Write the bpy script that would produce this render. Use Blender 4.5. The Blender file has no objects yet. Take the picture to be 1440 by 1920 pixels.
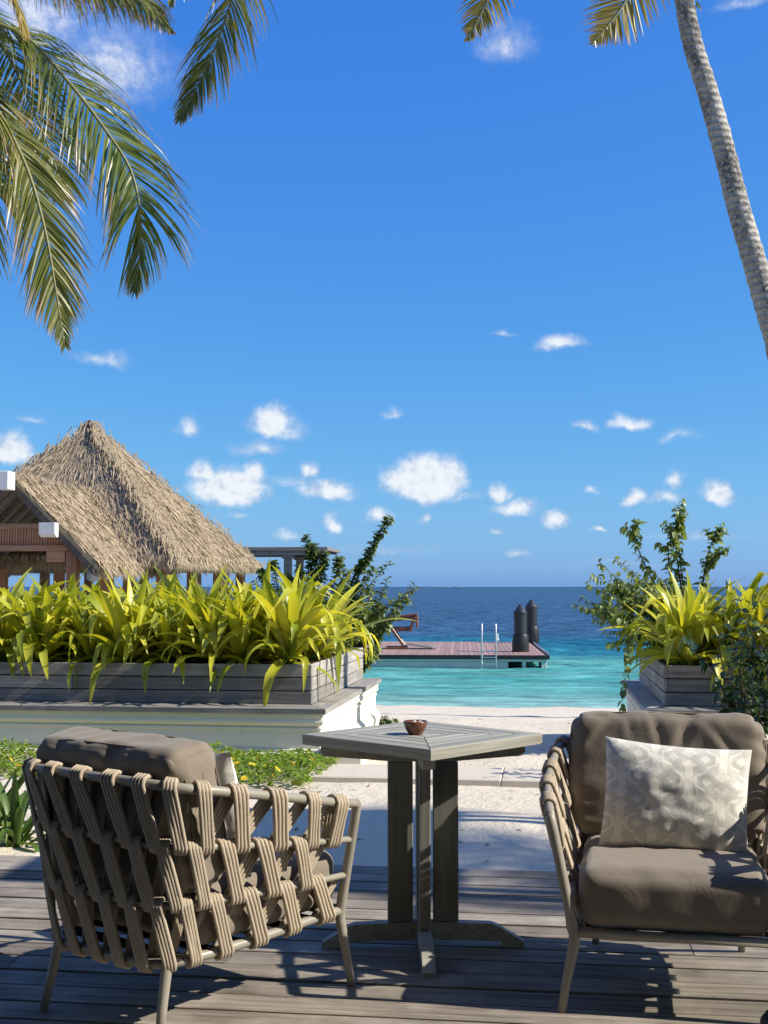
import bpy, math, random
from mathutils import Vector, Matrix, noise
R = math.radians
random.seed(7)
SC = bpy.context.scene
COL = SC.collection

# ------------------------------------------------------------------ camera
CAM_H, F_PX, YAW, PITCH = 1.26, 2300.0, R(7.5), math.atan(140/2300)
cam_d = bpy.data.cameras.new('camera'); cam = bpy.data.objects.new('camera', cam_d); COL.objects.link(cam)
cam.location = (0, 0, CAM_H)
cam.rotation_euler = (R(90)+PITCH, 0, YAW)
cam_d.sensor_fit = 'VERTICAL'; cam_d.sensor_height = 24.0; cam_d.lens = 24.0*F_PX/1920
cam_d.clip_start = 0.05; cam_d.clip_end = 60000
SC.camera = cam

def at(px, py, z=None, d=None):
    """a point of the place: seen at (px, py) of the photograph, at height z or at depth d"""
    x = (px-720)/F_PX; y = (960-py)/F_PX
    fx, fy, fz = x, math.cos(PITCH)-y*math.sin(PITCH), math.sin(PITCH)+y*math.cos(PITCH)
    s = (z-CAM_H)/fz if d is None else d/fy
    X, Y, Z = fx*s, fy*s, CAM_H+fz*s
    c, si = math.cos(YAW), math.sin(YAW)
    return Vector((X*c-Y*si, X*si+Y*c, Z))

# ------------------------------------------------------------------ light
SUN_EL, SUN_AZ = R(36), R(-3.5)            # azimuth from +X towards +Y
sun_dir = Vector((math.cos(SUN_EL)*math.cos(SUN_AZ), math.cos(SUN_EL)*math.sin(SUN_AZ), math.sin(SUN_EL)))
sl = bpy.data.lights.new('sun', 'SUN'); sl.energy = 5.0; sl.angle = R(0.53); sl.color = (1.0, 0.93, 0.81)
so = bpy.data.objects.new('sun', sl); COL.objects.link(so)
so.rotation_euler = sun_dir.to_track_quat('Z', 'Y').to_euler(); so.location = (20, 2, 15)

SC.view_settings.view_transform = 'Standard'; SC.view_settings.look = 'None'
SC.view_settings.gamma = 1.0; SC.view_settings.use_curve_mapping = False
SC.view_settings.exposure = 0.6
SC.cycles.max_bounces = 8; SC.cycles.transparent_max_bounces = 8
SC.cycles.use_denoising = True

# ------------------------------------------------------------------ node helpers
class NT:
    def __init__(s, nt): s.nt = nt
    def n(s, t, **k):
        nd = s.nt.nodes.new('ShaderNode'+t)
        for a, v in k.items():
            if a.startswith('i_'):
                key = a[2:]; key = int(key) if key.isdigit() else key.replace('_', ' ')
                s.set(nd.inputs[key], v)
            else: setattr(nd, a, v)
        return nd
    def set(s, inp, v):
        if hasattr(v, 'is_output') or isinstance(v, bpy.types.NodeSocket): s.nt.links.new(v, inp)
        else: inp.default_value = v
    def m(s, op, a, b=0.0, c=None, clamp=False):
        nd = s.n('Math', operation=op, use_clamp=clamp)
        s.set(nd.inputs[0], a); s.set(nd.inputs[1], b)
        if c is not None: s.set(nd.inputs[2], c)
        return nd.outputs[0]
    def vm(s, op, a, b=(0, 0, 0), c=None):
        nd = s.n('VectorMath', operation=op)
        s.set(nd.inputs[0], a); s.set(nd.inputs[1], b)
        if c is not None: s.set(nd.inputs[2], c)
        return nd.outputs[1] if op in ('LENGTH', 'DOT_PRODUCT', 'DISTANCE') else nd.outputs[0]
    def mr(s, v, a, b, c=0.0, d=1.0, smooth=False):
        nd = s.n('MapRange', clamp=True, interpolation_type='SMOOTHSTEP' if smooth else 'LINEAR')
        s.set(nd.inputs[0], v)
        for i, q in enumerate((a, b, c, d)): s.set(nd.inputs[i+1], q)
        return nd.outputs[0]
    def mix(s, f, a, b, blend='MIX'):
        nd = s.n('Mix', data_type='RGBA', blend_type=blend)
        s.set(nd.inputs[0], f); s.set(nd.inputs[6], col(a)); s.set(nd.inputs[7], col(b))
        return nd.outputs[2]
    def noise(s, vec, scale, detail=4, rough=0.55, dist=0.0):
        nd = s.n('TexNoise'); s.set(nd.inputs['Vector'], vec)
        nd.inputs['Scale'].default_value = scale; nd.inputs['Detail'].default_value = detail
        nd.inputs['Roughness'].default_value = rough; nd.inputs['Distortion'].default_value = dist
        return nd.outputs[0]
    def bump(s, h, strength=0.3, dist=0.01, normal=None):
        nd = s.n('Bump'); s.set(nd.inputs['Height'], h)
        nd.inputs['Strength'].default_value = strength; nd.inputs['Distance'].default_value = dist
        if normal is not None: s.set(nd.inputs['Normal'], normal)
        return nd.outputs[0]
def col(c):
    return c if not isinstance(c, (tuple, list)) else (tuple(c)+(1.0,))[:4]

MATS = {}
def new_mat(name):
    m = bpy.data.materials.new(name); m.use_nodes = True
    m.node_tree.nodes.clear(); t = NT(m.node_tree)
    out = t.n('OutputMaterial'); MATS[name] = m
    return m, t, out
def principled(t, out, base, rough=0.6, spec=0.4, metal=0.0, normal=None, **k):
    p = t.n('BsdfPrincipled')
    t.set(p.inputs['Base Color'], col(base)); t.set(p.inputs['Roughness'], rough)
    t.set(p.inputs['Specular IOR Level'], spec); t.set(p.inputs['Metallic'], metal)
    if normal is not None: t.set(p.inputs['Normal'], normal)
    for a, v in k.items(): t.set(p.inputs[a.replace('_', ' ')], v)
    t.nt.links.new(p.outputs[0], out.inputs[0])
    return p
def obj_coord(t, rnd=True):
    tc = t.n('TexCoord').outputs['Object']
    if not rnd: return tc, None
    r = t.n('ObjectInfo').outputs['Random']
    off = t.n('CombineXYZ', i_0=t.m('MULTIPLY', r, 37.0), i_1=t.m('MULTIPLY', r, 53.0), i_2=t.m('MULTIPLY', r, 19.0)).outputs[0]
    return t.vm('ADD', tc, off), r

def mat_wood(name, c1, c2, axis=0, rough=0.7, var=0.35, bump=0.35, fine=1.0, patch=None, spec=0.3):
    m, t, out = new_mat(name); v, r = obj_coord(t)
    sc = [38.0*fine]*3; sc[axis] = 1.6*fine
    g = t.noise(t.vm('MULTIPLY', v, tuple(sc)), 1.0, 6, 0.65, 0.4)
    sc2 = [160.0*fine]*3; sc2[axis] = 5.0*fine
    g2 = t.noise(t.vm('MULTIPLY', v, tuple(sc2)), 1.0, 3, 0.6)
    c = t.mix(t.mr(g, 0.3, 0.72), c1, c2)
    if patch:
        pn = t.noise(v, 3.0, 5, 0.6)
        c = t.mix(t.mr(pn, 0.45, 0.7, 0, 0.75), c, patch)
    c = t.mix(0.55, c, t.mix(g2, (0.25, 0.25, 0.25), (1.25, 1.25, 1.25)), 'MULTIPLY')
    k = t.mr(r, 0, 1, 1-var, 1+var)
    c = t.mix(1.0, c, t.n('CombineXYZ', i_0=k, i_1=k, i_2=k).outputs[0], 'MULTIPLY')
    nrm = t.bump(t.m('ADD', g, t.m('MULTIPLY', g2, 0.5)), bump, 0.004)
    principled(t, out, c, rough, spec, normal=nrm)
    return m
def mat_plain(name, c, rough=0.5, spec=0.4, metal=0.0, nscale=6.0, amt=0.15, bump=0.0, bscale=60.0, bdist=0.002):
    m, t, out = new_mat(name); v, r = obj_coord(t)
    n = t.noise(v, nscale, 5, 0.6)
    cc = t.mix(n, tuple(x*(1-amt) for x in c), tuple(min(1, x*(1+amt)) for x in c))
    nrm = t.bump(t.noise(v, bscale, 3), bump, bdist) if bump else None
    principled(t, out, cc, t.mr(n, 0.2, 0.8, rough-0.06, rough+0.06), spec, metal, nrm)
    return m
def mat_leaf(name, c1, c2, tip=None, trans=0.4, rough=0.45, spec=0.4, tr_mul=(1.5, 1.45, 0.7), stripes=False, base=None):
    m, t, out = new_mat(name)
    rnd = t.n('Attribute', attribute_name='rnd').outputs['Fac']
    tt = t.n('Attribute', attribute_name='t').outputs['Fac']
    r = t.n('ObjectInfo').outputs['Random']
    f = t.m('FRACT', t.m('ADD', rnd, r))
    tc = t.n('TexCoord').outputs['Object']
    nz = t.noise(tc, 9.0, 3)
    f = t.m('ADD', t.m('MULTIPLY', f, 0.75), t.m('MULTIPLY', nz, 0.3), clamp=True)
    c = t.mix(f, c1, c2)
    if base: c = t.mix(t.mr(tt, 0.0, 0.35), base, c)
    if tip:
        edge = t.m('ADD', tt, t.m('MULTIPLY', t.m('SUBTRACT', rnd, 0.5), 0.5))
        c = t.mix(t.mr(edge, 0.72, 1.02), c, tip)
    if stripes:
        u = t.n('Attribute', attribute_name='u').outputs['Fac']
        st = t.m('SINE', t.m('MULTIPLY', u, 34.0))
        k = t.mr(st, -1, 1, 0.86, 1.08)
        c = t.mix(1.0, c, t.n('CombineXYZ', i_0=k, i_1=k, i_2=k).outputs[0], 'MULTIPLY')
    p = principled(t, out, c, rough, spec)
    trn = t.n('BsdfTranslucent'); t.set(trn.inputs[0], t.mix(1.0, c, tr_mul, 'MULTIPLY'))
    mx = t.n('MixShader'); mx.inputs[0].default_value = trans
    t.nt.links.new(p.outputs[0], mx.inputs[1]); t.nt.links.new(trn.outputs[0], mx.inputs[2])
    t.nt.links.new(mx.outputs[0], out.inputs[0])
    return m

# ------------------------------------------------------------------ sky
W = bpy.data.worlds.new('World'); SC.world = W; W.use_nodes = True
def build_sky():
    nt = W.node_tree; nt.nodes.clear(); t = NT(nt)
    sky = t.n('TexSky', sky_type='NISHITA', sun_disc=False, sun_elevation=SUN_EL, sun_rotation=R(90)-SUN_AZ,
              altitude=0.0, air_density=1.0, dust_density=0.6, ozone_density=3.0)
    d = t.n('TexCoord').outputs['Generated']
    sep = t.n('SeparateXYZ', i_0=d)
    az = t.m('ARCTAN2', sep.outputs[0], sep.outputs[1])
    el = t.m('ARCSINE', sep.outputs[2])
    q = t.n('CombineXYZ', i_0=t.m('MULTIPLY', az, 57.2958), i_1=t.m('MULTIPLY', el, 57.2958)).outputs[0]   # degrees
    nz = t.n('TexNoise'); nz.inputs['Scale'].default_value = 0.55; nz.inputs['Detail'].default_value = 5; nz.inputs['Roughness'].default_value = 0.55
    t.set(nz.inputs['Vector'], q)
    warp = t.vm('MULTIPLY', t.vm('SUBTRACT', nz.outputs['Color'], (0.5, 0.5, 0.5)), (1.7, 1.3, 0))
    nz2 = t.n('TexNoise'); nz2.inputs['Scale'].default_value = 2.1; nz2.inputs['Detail'].default_value = 6; nz2.inputs['Roughness'].default_value = 0.66
    t.set(nz2.inputs['Vector'], q)
    qq = t.vm('ADD', q, warp)
    # puffs: photo px centre, width, height, strength
    puffs = [(800,905,150,100,1.15),(845,880,70,60,.8),(740,905,60,70,.7),(430,918,150,90,1.1),(380,890,60,50,.75),(470,890,60,50,.75),(512,795,105,70,.95),(540,810,90,50,.45),(352,806,60,50,.6),
             (480,842,110,40,.45),(610,920,120,50,.7),(580,885,40,40,.6),(627,982,42,48,.65),(708,970,52,44,.65),(802,972,32,28,.5),(940,925,50,40,.75),(962,955,100,36,.65),
             (1042,976,50,40,.7),(1050,648,100,34,.62),(942,630,55,18,.35),(1180,792,85,34,.6),(1097,798,60,28,.5),(1270,818,100,30,.33),(1185,935,48,36,.7),(1266,905,40,60,.55),(1250,940,90,30,.45),
             (1340,922,70,50,.8),(1112,916,50,18,.4),(1118,994,40,16,.5),(22,846,90,70,.85),(190,676,120,34,.4),(950,90,130,80,.38),(210,130,260,170,.42),(60,40,240,140,.45),(735,776,45,22,.35),
             (445,966,40,16,.4),(545,1012,55,22,.42),(925,1004,24,16,.45),(972,1042,40,20,.4),(720,1030,240,22,.22),(1300,1010,240,24,.22),(1160,1055,200,16,.2),(60,790,80,20,.3),(1400,5,140,30,.35),(560,905,200,30,.3),(860,930,120,24,.3)]
    lst = []
    for px, py, w, h, s in puffs:
        v = at(px, py, d=1000) - Vector((0, 0, CAM_H)); v.normalize()
        lst.append((math.degrees(math.atan2(v.x, v.y)), math.degrees(math.asin(v.z)), w/F_PX*57.3*0.6, h/F_PX*57.3*0.66, s))
    rr = random.Random(3)
    while len(lst) < 46+48:                   # unseen larger clouds added all round and overhead for neutral fill light
        a = rr.uniform(-180, 180); e = math.degrees(math.asin(rr.uniform(.02, .97)))
        if -40 < a < 26 and e < 36: continue
        w = rr.uniform(3.5, 8.5); lst.append((a, e, w/max(.25, math.cos(R(e))), w*rr.uniform(.5, .8), rr.uniform(.7, 1.1)))
    acc = None; accy = None
    for a, e, w, h, s in lst:
        dv = t.vm('MULTIPLY_ADD', qq, (1/w, 1/h, 0), (-a/w, -e/h, 0))
        dv = t.vm('MAXIMUM', dv, t.vm('MULTIPLY', dv, (-1, -1.55, 0)))       # flatter underneath
        l = t.vm('LENGTH', dv)
        v = t.m('MULTIPLY_ADD', l, -s, s*1.0)
        acc = v if acc is None else t.m('MAXIMUM', acc, v)
    fine = t.m('SUBTRACT', nz2.outputs['Fac'], 0.5)
    dens = t.m('ADD', acc, t.m('MULTIPLY', fine, t.mr(acc, 0.1, 0.75, 0.22, 1.1)))
    dens = t.m('MULTIPLY', t.mr(dens, -0.02, 0.6, 0, 1, True), t.mr(acc, -0.12, 0.12, 0, 1, True))
    # cheap self-shading: density a little towards the sun side / above makes it darker
    def bumps(off):
        a = t.n('TexNoise'); a.inputs['Scale'].default_value = 0.85; a.inputs['Detail'].default_value = 4; a.inputs['Roughness'].default_value = 0.6
        t.set(a.inputs['Vector'], t.vm('ADD', q, off)); return a.outputs['Fac']
    em = t.m('SUBTRACT', bumps((0, 0, 0)), bumps((0.3, 0.26, 0)))
    lit = t.mr(t.m('MULTIPLY_ADD', em, 1.25, t.m('MULTIPLY', dens, 0.35)), -0.1, 0.42, 0, 1, True)
    ccol = t.mix(lit, (3.1, 3.85, 5.1), (6.1, 6.3, 6.55))
    # blue of the tropical air: a little more saturated than the bare model
    hs = t.n('HueSaturation'); hs.inputs['Hue'].default_value = 0.5; hs.inputs['Saturation'].default_value = 1.0; hs.inputs['Value'].default_value = 1.0
    t.set(hs.inputs['Color'], sky.outputs[0])
    sr = t.n('SeparateColor', i_0=t.vm('SCALE', hs.outputs[0])); sr.inputs[0].links[0].from_node.inputs['Scale'].default_value = 0.1
    g = [t.m('MULTIPLY', t.m('POWER', t.m('MAXIMUM', sr.outputs[i], 0.0001), p), k*8.7) for i, (p, k) in enumerate(((1.1, 0.45), (0.78, 0.65), (0.25, 0.755)))]
    g[2] = t.m('MAXIMUM', g[2], t.m('MULTIPLY', sr.outputs[2], 7.8))
    blue = t.n('CombineColor', i_0=g[0], i_1=g[1], i_2=g[2]).outputs[0]     # the phone's tone curve on the blue air
    fac = t.m('MULTIPLY', dens, 0.92)
    c = t.mix(fac, blue, ccol)
    bg = t.n('Background'); t.set(bg.inputs[0], c); bg.inputs[1].default_value = 0.1
    out = t.n('OutputWorld'); nt.links.new(bg.outputs[0], out.inputs[0])
build_sky()

# ------------------------------------------------------------------ mesh builder
class MB:
    def __init__(s): s.v = []; s.f = []; s.r = []; s.t = []; s.u = []
    def add(s, verts, faces, r=0.0, t=None, u=None):
        b = len(s.v); s.v.extend([tuple(p) for p in verts]); n = len(verts)
        s.f.extend([tuple(i+b for i in f) for f in faces])
        s.r.extend([r]*n); s.t.extend(t if t else [0.0]*n); s.u.extend(u if u else [0.0]*n)
    def box(s, x0, y0, z0, x1, y1, z1, c=0.0, M=None, r=0.0):
        if c <= 0:
            V = [(x, y, z) for z in (z0, z1) for y in (y0, y1) for x in (x0, x1)]
            Fc = [(0,2,3,1),(4,5,7,6),(0,1,5,4),(2,6,7,3),(0,4,6,2),(1,3,7,5)]
        else:
            V, Fc = cham(x0, y0, z0, x1, y1, z1, c)
        if M is not None: V = [M @ Vector(p) for p in V]
        s.add(V, Fc, r)
    def beam(s, a, b, w, h, c=0.0, up=(0, 0, 1), r=0.0):
        """a bar from a to b, w wide, h high (along up)"""
        a, b = Vector(a), Vector(b); x = b-a; L = x.length; x.normalize()
        up = Vector(up); y = up.cross(x)
        if y.length < 1e-4: y = Vector((0, 1, 0)).cross(x)
        y.normalize(); z = x.cross(y)
        M = Matrix((x, y, z)).transposed().to_4x4(); M.translation = a
        s.box(0, -w/2, -h/2, L, w/2, h/2, c, M, r)
    def tube(s, pts, rad, n=8, caps=True, r=0.0):
        pts = [Vector(p) for p in pts]; N = len(pts)
        rads = rad if isinstance(rad, (list, tuple)) else [rad]*N
        prev = None; V = []; T = []
        for i, p in enumerate(pts):
            tg = (pts[min(i+1, N-1)]-pts[max(i-1, 0)]); 
            if tg.length < 1e-9: tg = Vector((0, 0, 1))
            tg.normalize()
            if prev is None:
                a = Vector((0, 0, 1)) if abs(tg.z) < 0.9 else Vector((1, 0, 0))
                x = tg.cross(a).normalized()
            else:
                x = prev - tg*prev.dot(tg); x.normalize()
            prev = x; y = tg.cross(x)
            for k in range(n):
                an = 2*math.pi*k/n
                V.append(p + (x*math.cos(an)+y*math.sin(an))*rads[i]); T.append(i/(N-1))
        Fc = []
        for i in range(N-1):
            for k in range(n):
                k2 = (k+1) % n
                Fc.append((i*n+k, i*n+k2, (i+1)*n+k2, (i+1)*n+k))
        if caps:
            Fc.append(tuple(range(n-1, -1, -1))); Fc.append(tuple(range((N-1)*n, N*n)))
        s.add(V, Fc, r, T)
    def lathe(s, prof, n=24, cx=0, cy=0, M=None):
        V = []; Fc = []
        for (rr, z) in prof:
            for k in range(n):
                an = 2*math.pi*k/n; V.append(Vector((cx+rr*math.cos(an), cy+rr*math.sin(an), z)))
        for i in range(len(prof)-1):
            for k in range(n):
                k2 = (k+1) % n; Fc.append((i*n+k, i*n+k2, (i+1)*n+k2, (i+1)*n+k))
        Fc.append(tuple(range(n-1, -1, -1))); Fc.append(tuple(range((len(prof)-1)*n, len(prof)*n)))
        if M is not None: V = [M @ p for p in V]
        s.add(V, Fc)
    def prism(s, poly, a, b, M=None):
        """polygon of (y,z) pushed along x from a to b"""
        n = len(poly); V = [(a, y, z) for y, z in poly]+[(b, y, z) for y, z in poly]
        Fc = [(i, (i+1) % n, n+(i+1) % n, n+i) for i in range(n)]+[tuple(range(n-1, -1, -1)), tuple(range(n, 2*n))]
        if M is not None: V = [M @ Vector(p) for p in V]
        s.add(V, Fc)
    def mesh(s, name, smooth=False, angle=None):
        me = bpy.data.meshes.new(name); me.from_pydata(s.v, [], s.f)
        for nm, arr in (('rnd', s.r), ('t', s.t), ('u', s.u)):
            if any(arr): 
                a = me.attributes.new(nm, 'FLOAT', 'POINT'); a.data.foreach_set('value', arr)
        if smooth: me.polygons.foreach_set('use_smooth', [True]*len(me.polygons))
        me.update()
        return me
def cham(x0, y0, z0, x1, y1, z1, c):
    V = []; idx = {}
    X, Y, Z = (x0, x1), (y0, y1), (z0, z1)
    for i in range(2):
        for j in range(2):
            for k in range(2):
                sx, sy, sz = (c if i == 0 else -c), (c if j == 0 else -c), (c if k == 0 else -c)
                idx[i, j, k, 'x'] = len(V); V.append((X[i], Y[j]+sy, Z[k]+sz))
                idx[i, j, k, 'y'] = len(V); V.append((X[i]+sx, Y[j], Z[k]+sz))
                idx[i, j, k, 'z'] = len(V); V.append((X[i]+sx, Y[j]+sy, Z[k]))
    Fc = []
    q = [(0, 0), (1, 0), (1, 1), (0, 1)]
    for i in range(2):
        f = [idx[i, a, b, 'x'] for a, b in q]; Fc.append(tuple(f if i else f[::-1]))
        f = [idx[a, i, b, 'y'] for a, b in q]; Fc.append(tuple(f[::-1] if i else f))
        f = [idx[a, b, i, 'z'] for a, b in q]; Fc.append(tuple(f if i else f[::-1]))
    for i in range(2):
        for j in range(2):
            par = (i+j) % 2 == 0
            f = (idx[0, i, j, 'y'], idx[1, i, j, 'y'], idx[1, i, j, 'z'], idx[0, i, j, 'z']); Fc.append(f if (i == 0) == (j == 1) else f[::-1])
            f = (idx[i, 0, j, 'x'], idx[i, 1, j, 'x'], idx[i, 1, j, 'z'], idx[i, 0, j, 'z']); Fc.append(f if (i == 0) != (j == 1) else f[::-1])
            f = (idx[i, j, 0, 'x'], idx[i, j, 1, 'x'], idx[i, j, 1, 'y'], idx[i, j, 0, 'y']); Fc.append(f if (i == 0) == (j == 1) else f[::-1])
            for k in range(2):
                g = (idx[i, j, k, 'x'], idx[i, j, k, 'y'], idx[i, j, k, 'z']); Fc.append(g if (i+j+k) % 2 else g[::-1])
    return V, Fc

def tag(o, label=None, cat=None, group=None, kind=None):
    if label: o['label'] = label
    if cat: o['category'] = cat
    if group: o['group'] = group
    if kind: o['kind'] = kind
    return o
def thing(name, label, cat, loc=(0, 0, 0), rz=0.0, group=None, kind=None):
    o = bpy.data.objects.new(name, None); COL.objects.link(o); o.empty_display_size = 0.1
    o.location = loc; o.rotation_euler = (0, 0, rz)
    return tag(o, label, cat, group, kind)
def put(name, me, mat, parent=None, loc=None, rot=None, scale=None, smooth=False, kind=None, label=None):
    if isinstance(me, MB): me = me.mesh(name, smooth)
    if mat is not None and not me.materials: me.materials.append(MATS[mat] if isinstance(mat, str) else mat)
    o = bpy.data.objects.new(name, me); COL.objects.link(o)
    if parent is not None: o.parent = parent
    if loc is not None: o.location = loc
    if rot is not None: o.rotation_euler = rot
    if scale is not None: o.scale = scale if hasattr(scale, '__len__') else (scale,)*3
    if kind: o['kind'] = kind
    if label: o['label'] = label
    return o
def copy_tree(o, parent=None):
    c = o.copy(); COL.objects.link(c)
    if parent is not None: c.parent = parent
    for ch in list(o.children): copy_tree(ch, c)
    return c
def crom(P, n):
    """n points along a Catmull-Rom curve through P"""
    P = [Vector(p) for p in P]; Q = [P[0]*2-P[1]]+P+[P[-1]*2-P[-2]]; out = []
    m = len(P)-1
    for i in range(n):
        u = i/(n-1)*m; k = min(int(u), m-1); f = u-k
        a, b, c, d = Q[k], Q[k+1], Q[k+2], Q[k+3]
        out.append(0.5*((2*b)+(c-a)*f+(2*a-5*b+4*c-d)*f*f+(3*b-a-3*c+d)*f**3))
    return out

# ------------------------------------------------------------------ materials
mat_wood('deck_wood', (0.115, 0.095, 0.077), (0.34, 0.295, 0.243), 0, 0.75, 0.3, 0.7, patch=(0.42, 0.375, 0.315), spec=0.15)
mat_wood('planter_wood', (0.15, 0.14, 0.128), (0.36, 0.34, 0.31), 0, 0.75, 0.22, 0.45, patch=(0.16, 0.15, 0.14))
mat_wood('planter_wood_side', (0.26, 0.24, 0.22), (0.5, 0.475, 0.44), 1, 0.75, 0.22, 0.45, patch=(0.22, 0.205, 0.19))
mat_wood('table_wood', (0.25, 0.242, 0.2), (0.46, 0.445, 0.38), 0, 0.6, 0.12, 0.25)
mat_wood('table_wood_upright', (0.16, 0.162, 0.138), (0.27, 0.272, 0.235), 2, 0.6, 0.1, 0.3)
mat_wood('teak', (0.2, 0.088, 0.042), (0.42, 0.21, 0.11), 2, 0.55, 0.2, 0.2, 0.3)
mat_wood('teak_beam', (0.25, 0.12, 0.062), (0.45, 0.24, 0.135), 0, 0.55, 0.15, 0.2, 0.3)
mat_wood('dark_rafter', (0.05, 0.04, 0.032), (0.12, 0.1, 0.085), 1, 0.7, 0.2, 0.2, 0.3)
mat_wood('grey_timber', (0.14, 0.13, 0.125), (0.3, 0.285, 0.27), 0, 0.7, 0.15, 0.2, 0.3)
mat_wood('jetty_board', (0.31, 0.185, 0.148), (0.45, 0.3, 0.245), 1, 0.6, 0.14, 0.15, 0.4)
mat_wood('mahogany', (0.12, 0.045, 0.028), (0.24, 0.09, 0.055), 2, 0.35, 0.15, 0.1, 0.5, spec=0.5)
mat_plain('powder_coat', (0.27, 0.245, 0.2), 0.38, 0.5, 0.0, 20, 0.06, 0.08, 400, 0.0004)
mat_plain('rubber_black', (0.012, 0.013, 0.014), 0.45, 0.5, 0, 3, 0.3, 0.1, 20)
mat_plain('pile_black', (0.02, 0.022, 0.024), 0.42, 0.5, 0, 1.5, 0.35, 0.1, 12)
mat_plain('jetty_hull', (0.5, 0.56, 0.52), 0.5, 0.4, 0, 2.0, 0.14, 0.05, 10)
mat_plain('steel', (0.6, 0.6, 0.6), 0.35, 0.5, 0.85, 20, 0.05)
mat_plain('white_paint', (0.62, 0.61, 0.585), 0.6, 0.3, 0, 9, 0.22, 0.3, 40)
mat_plain('soil', (0.05, 0.035, 0.025), 0.95, 0.1, 0, 20, 0.4, 0.8, 30, 0.02)
mat_plain('stone_slab', (0.55, 0.49, 0.4), 0.85, 0.2, 0, 5, 0.1, 0.5, 90, 0.002)
mat_plain('dark_panel', (0.035, 0.03, 0.026), 0.85, 0.1, 0, 3, 0.2)
mat_plain('stem_bark', (0.085, 0.07, 0.04), 0.8, 0.2, 0, 30, 0.25)
mat_plain('palm_rib', (0.19, 0.18, 0.07), 0.5, 0.4, 0, 8, 0.25)
mat_leaf('dry_leaf', (0.1, 0.06, 0.03), (0.3, 0.2, 0.1), trans=0.1, rough=0.8, spec=0.1)
mat_leaf('canvas', (0.58, 0.53, 0.44), (0.62, 0.57, 0.48), trans=0.22, rough=0.9, spec=0.1, tr_mul=(1, 1, 1))
mat_plain('plastic_clear', (0.32, 0.36, 0.4), 0.25, 0.5, 0, 12, 0.3, 0.6, 25, 0.02)
mat_plain('petal_yellow', (0.75, 0.5, 0.02), 0.6, 0.2, 0, 30, 0.1)
mat_plain('petal_white', (0.78, 0.77, 0.72), 0.6, 0.2, 0, 30, 0.05)
mat_plain('ash_grey', (0.5, 0.48, 0.46), 0.9, 0.1, 0, 120, 0.5, 0.8, 200, 0.004)
mat_plain('seam_thread', (0.2, 0.162, 0.122), 0.9, 0.1, 0, 40, 0.1)
mat_leaf('lily_leaf', (0.14, 0.215, 0.014), (0.72, 0.67, 0.065), tip=(0.5, 0.38, 0.12), trans=0.4, rough=0.38, spec=0.45, tr_mul=(1.35, 1.25, 0.5), stripes=True)
mat_leaf('lily_leaf_green', (0.045, 0.095, 0.018), (0.12, 0.19, 0.03), trans=0.28, rough=0.4, stripes=True)
mat_leaf('palm_leaf', (0.06, 0.105, 0.018), (0.17, 0.2, 0.035), tip=(0.36, 0.24, 0.12), trans=0.38, rough=0.35, spec=0.55, tr_mul=(1.5, 1.4, 0.5))
mat_leaf('palm_leaf_yellow', (0.16, 0.16, 0.03), (0.42, 0.32, 0.07), tip=(0.4, 0.22, 0.13), trans=0.4, rough=0.4, spec=0.5, tr_mul=(1.4, 1.2, 0.5))
mat_leaf('palm_leaf_mid', (0.075, 0.115, 0.02), (0.24, 0.23, 0.05), tip=(0.42, 0.28, 0.17), trans=0.4, rough=0.38, spec=0.5, tr_mul=(1.4, 1.25, 0.5))
mat_leaf('vine_leaf', (0.075, 0.13, 0.03), (0.27, 0.33, 0.1), trans=0.35, rough=0.42, spec=0.45)
mat_leaf('dark_leaf', (0.022, 0.05, 0.014), (0.05, 0.095, 0.025), trans=0.22, rough=0.25, spec=0.6)
mat_leaf('shrub_leaf', (0.045, 0.08, 0.02), (0.15, 0.2, 0.05), trans=0.32, rough=0.42, spec=0.45)
mat_leaf('cover_leaf', (0.07, 0.15, 0.015), (0.28, 0.38, 0.05), trans=0.35, rough=0.45)
mat_leaf('thatch_blade', (0.235, 0.18, 0.118), (0.58, 0.455, 0.31), base=(0.28, 0.225, 0.155), trans=0.12, rough=0.8, spec=0.15, tr_mul=(1, 1, 1))

def mat_fabric(name, c, sheen=0.2):
    m, t, out = new_mat(name); v, r = obj_coord(t)
    w1 = t.noise(t.vm('MULTIPLY', v, (900, 120, 900)), 1, 2); w2 = t.noise(t.vm('MULTIPLY', v, (120, 900, 120)), 1, 2)
    n = t.noise(v, 7, 5, 0.6)
    cc = t.mix(n, tuple(x*0.86 for x in c), tuple(x*1.12 for x in c))
    wr = t.noise(v, 11, 4, 0.6, 0.8)
    nb = t.bump(t.m('MULTIPLY_ADD', wr, 6.0, t.m('ADD', w1, w2)), 0.25, 0.003)
    principled(t, out, cc, 0.85, 0.2, normal=nb, Sheen_Weight=sheen, Sheen_Roughness=0.5)
mat_fabric('cushion_fabric', (0.205, 0.17, 0.133))

def mat_rope():
    m, t, out = new_mat('rope'); v, r = obj_coord(t)
    n = t.noise(v, 420, 3, 0.7); n2 = t.noise(v, 25, 3)
    c = t.mix(n, (0.33, 0.265, 0.185), (0.66, 0.56, 0.43)); c = t.mix(t.mr(n2, .3, .7, 0, .35), c, (0.36, 0.31, 0.25))
    principled(t, out, c, 0.9, 0.15, normal=t.bump(n, 0.9, 0.003))
mat_rope()

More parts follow.
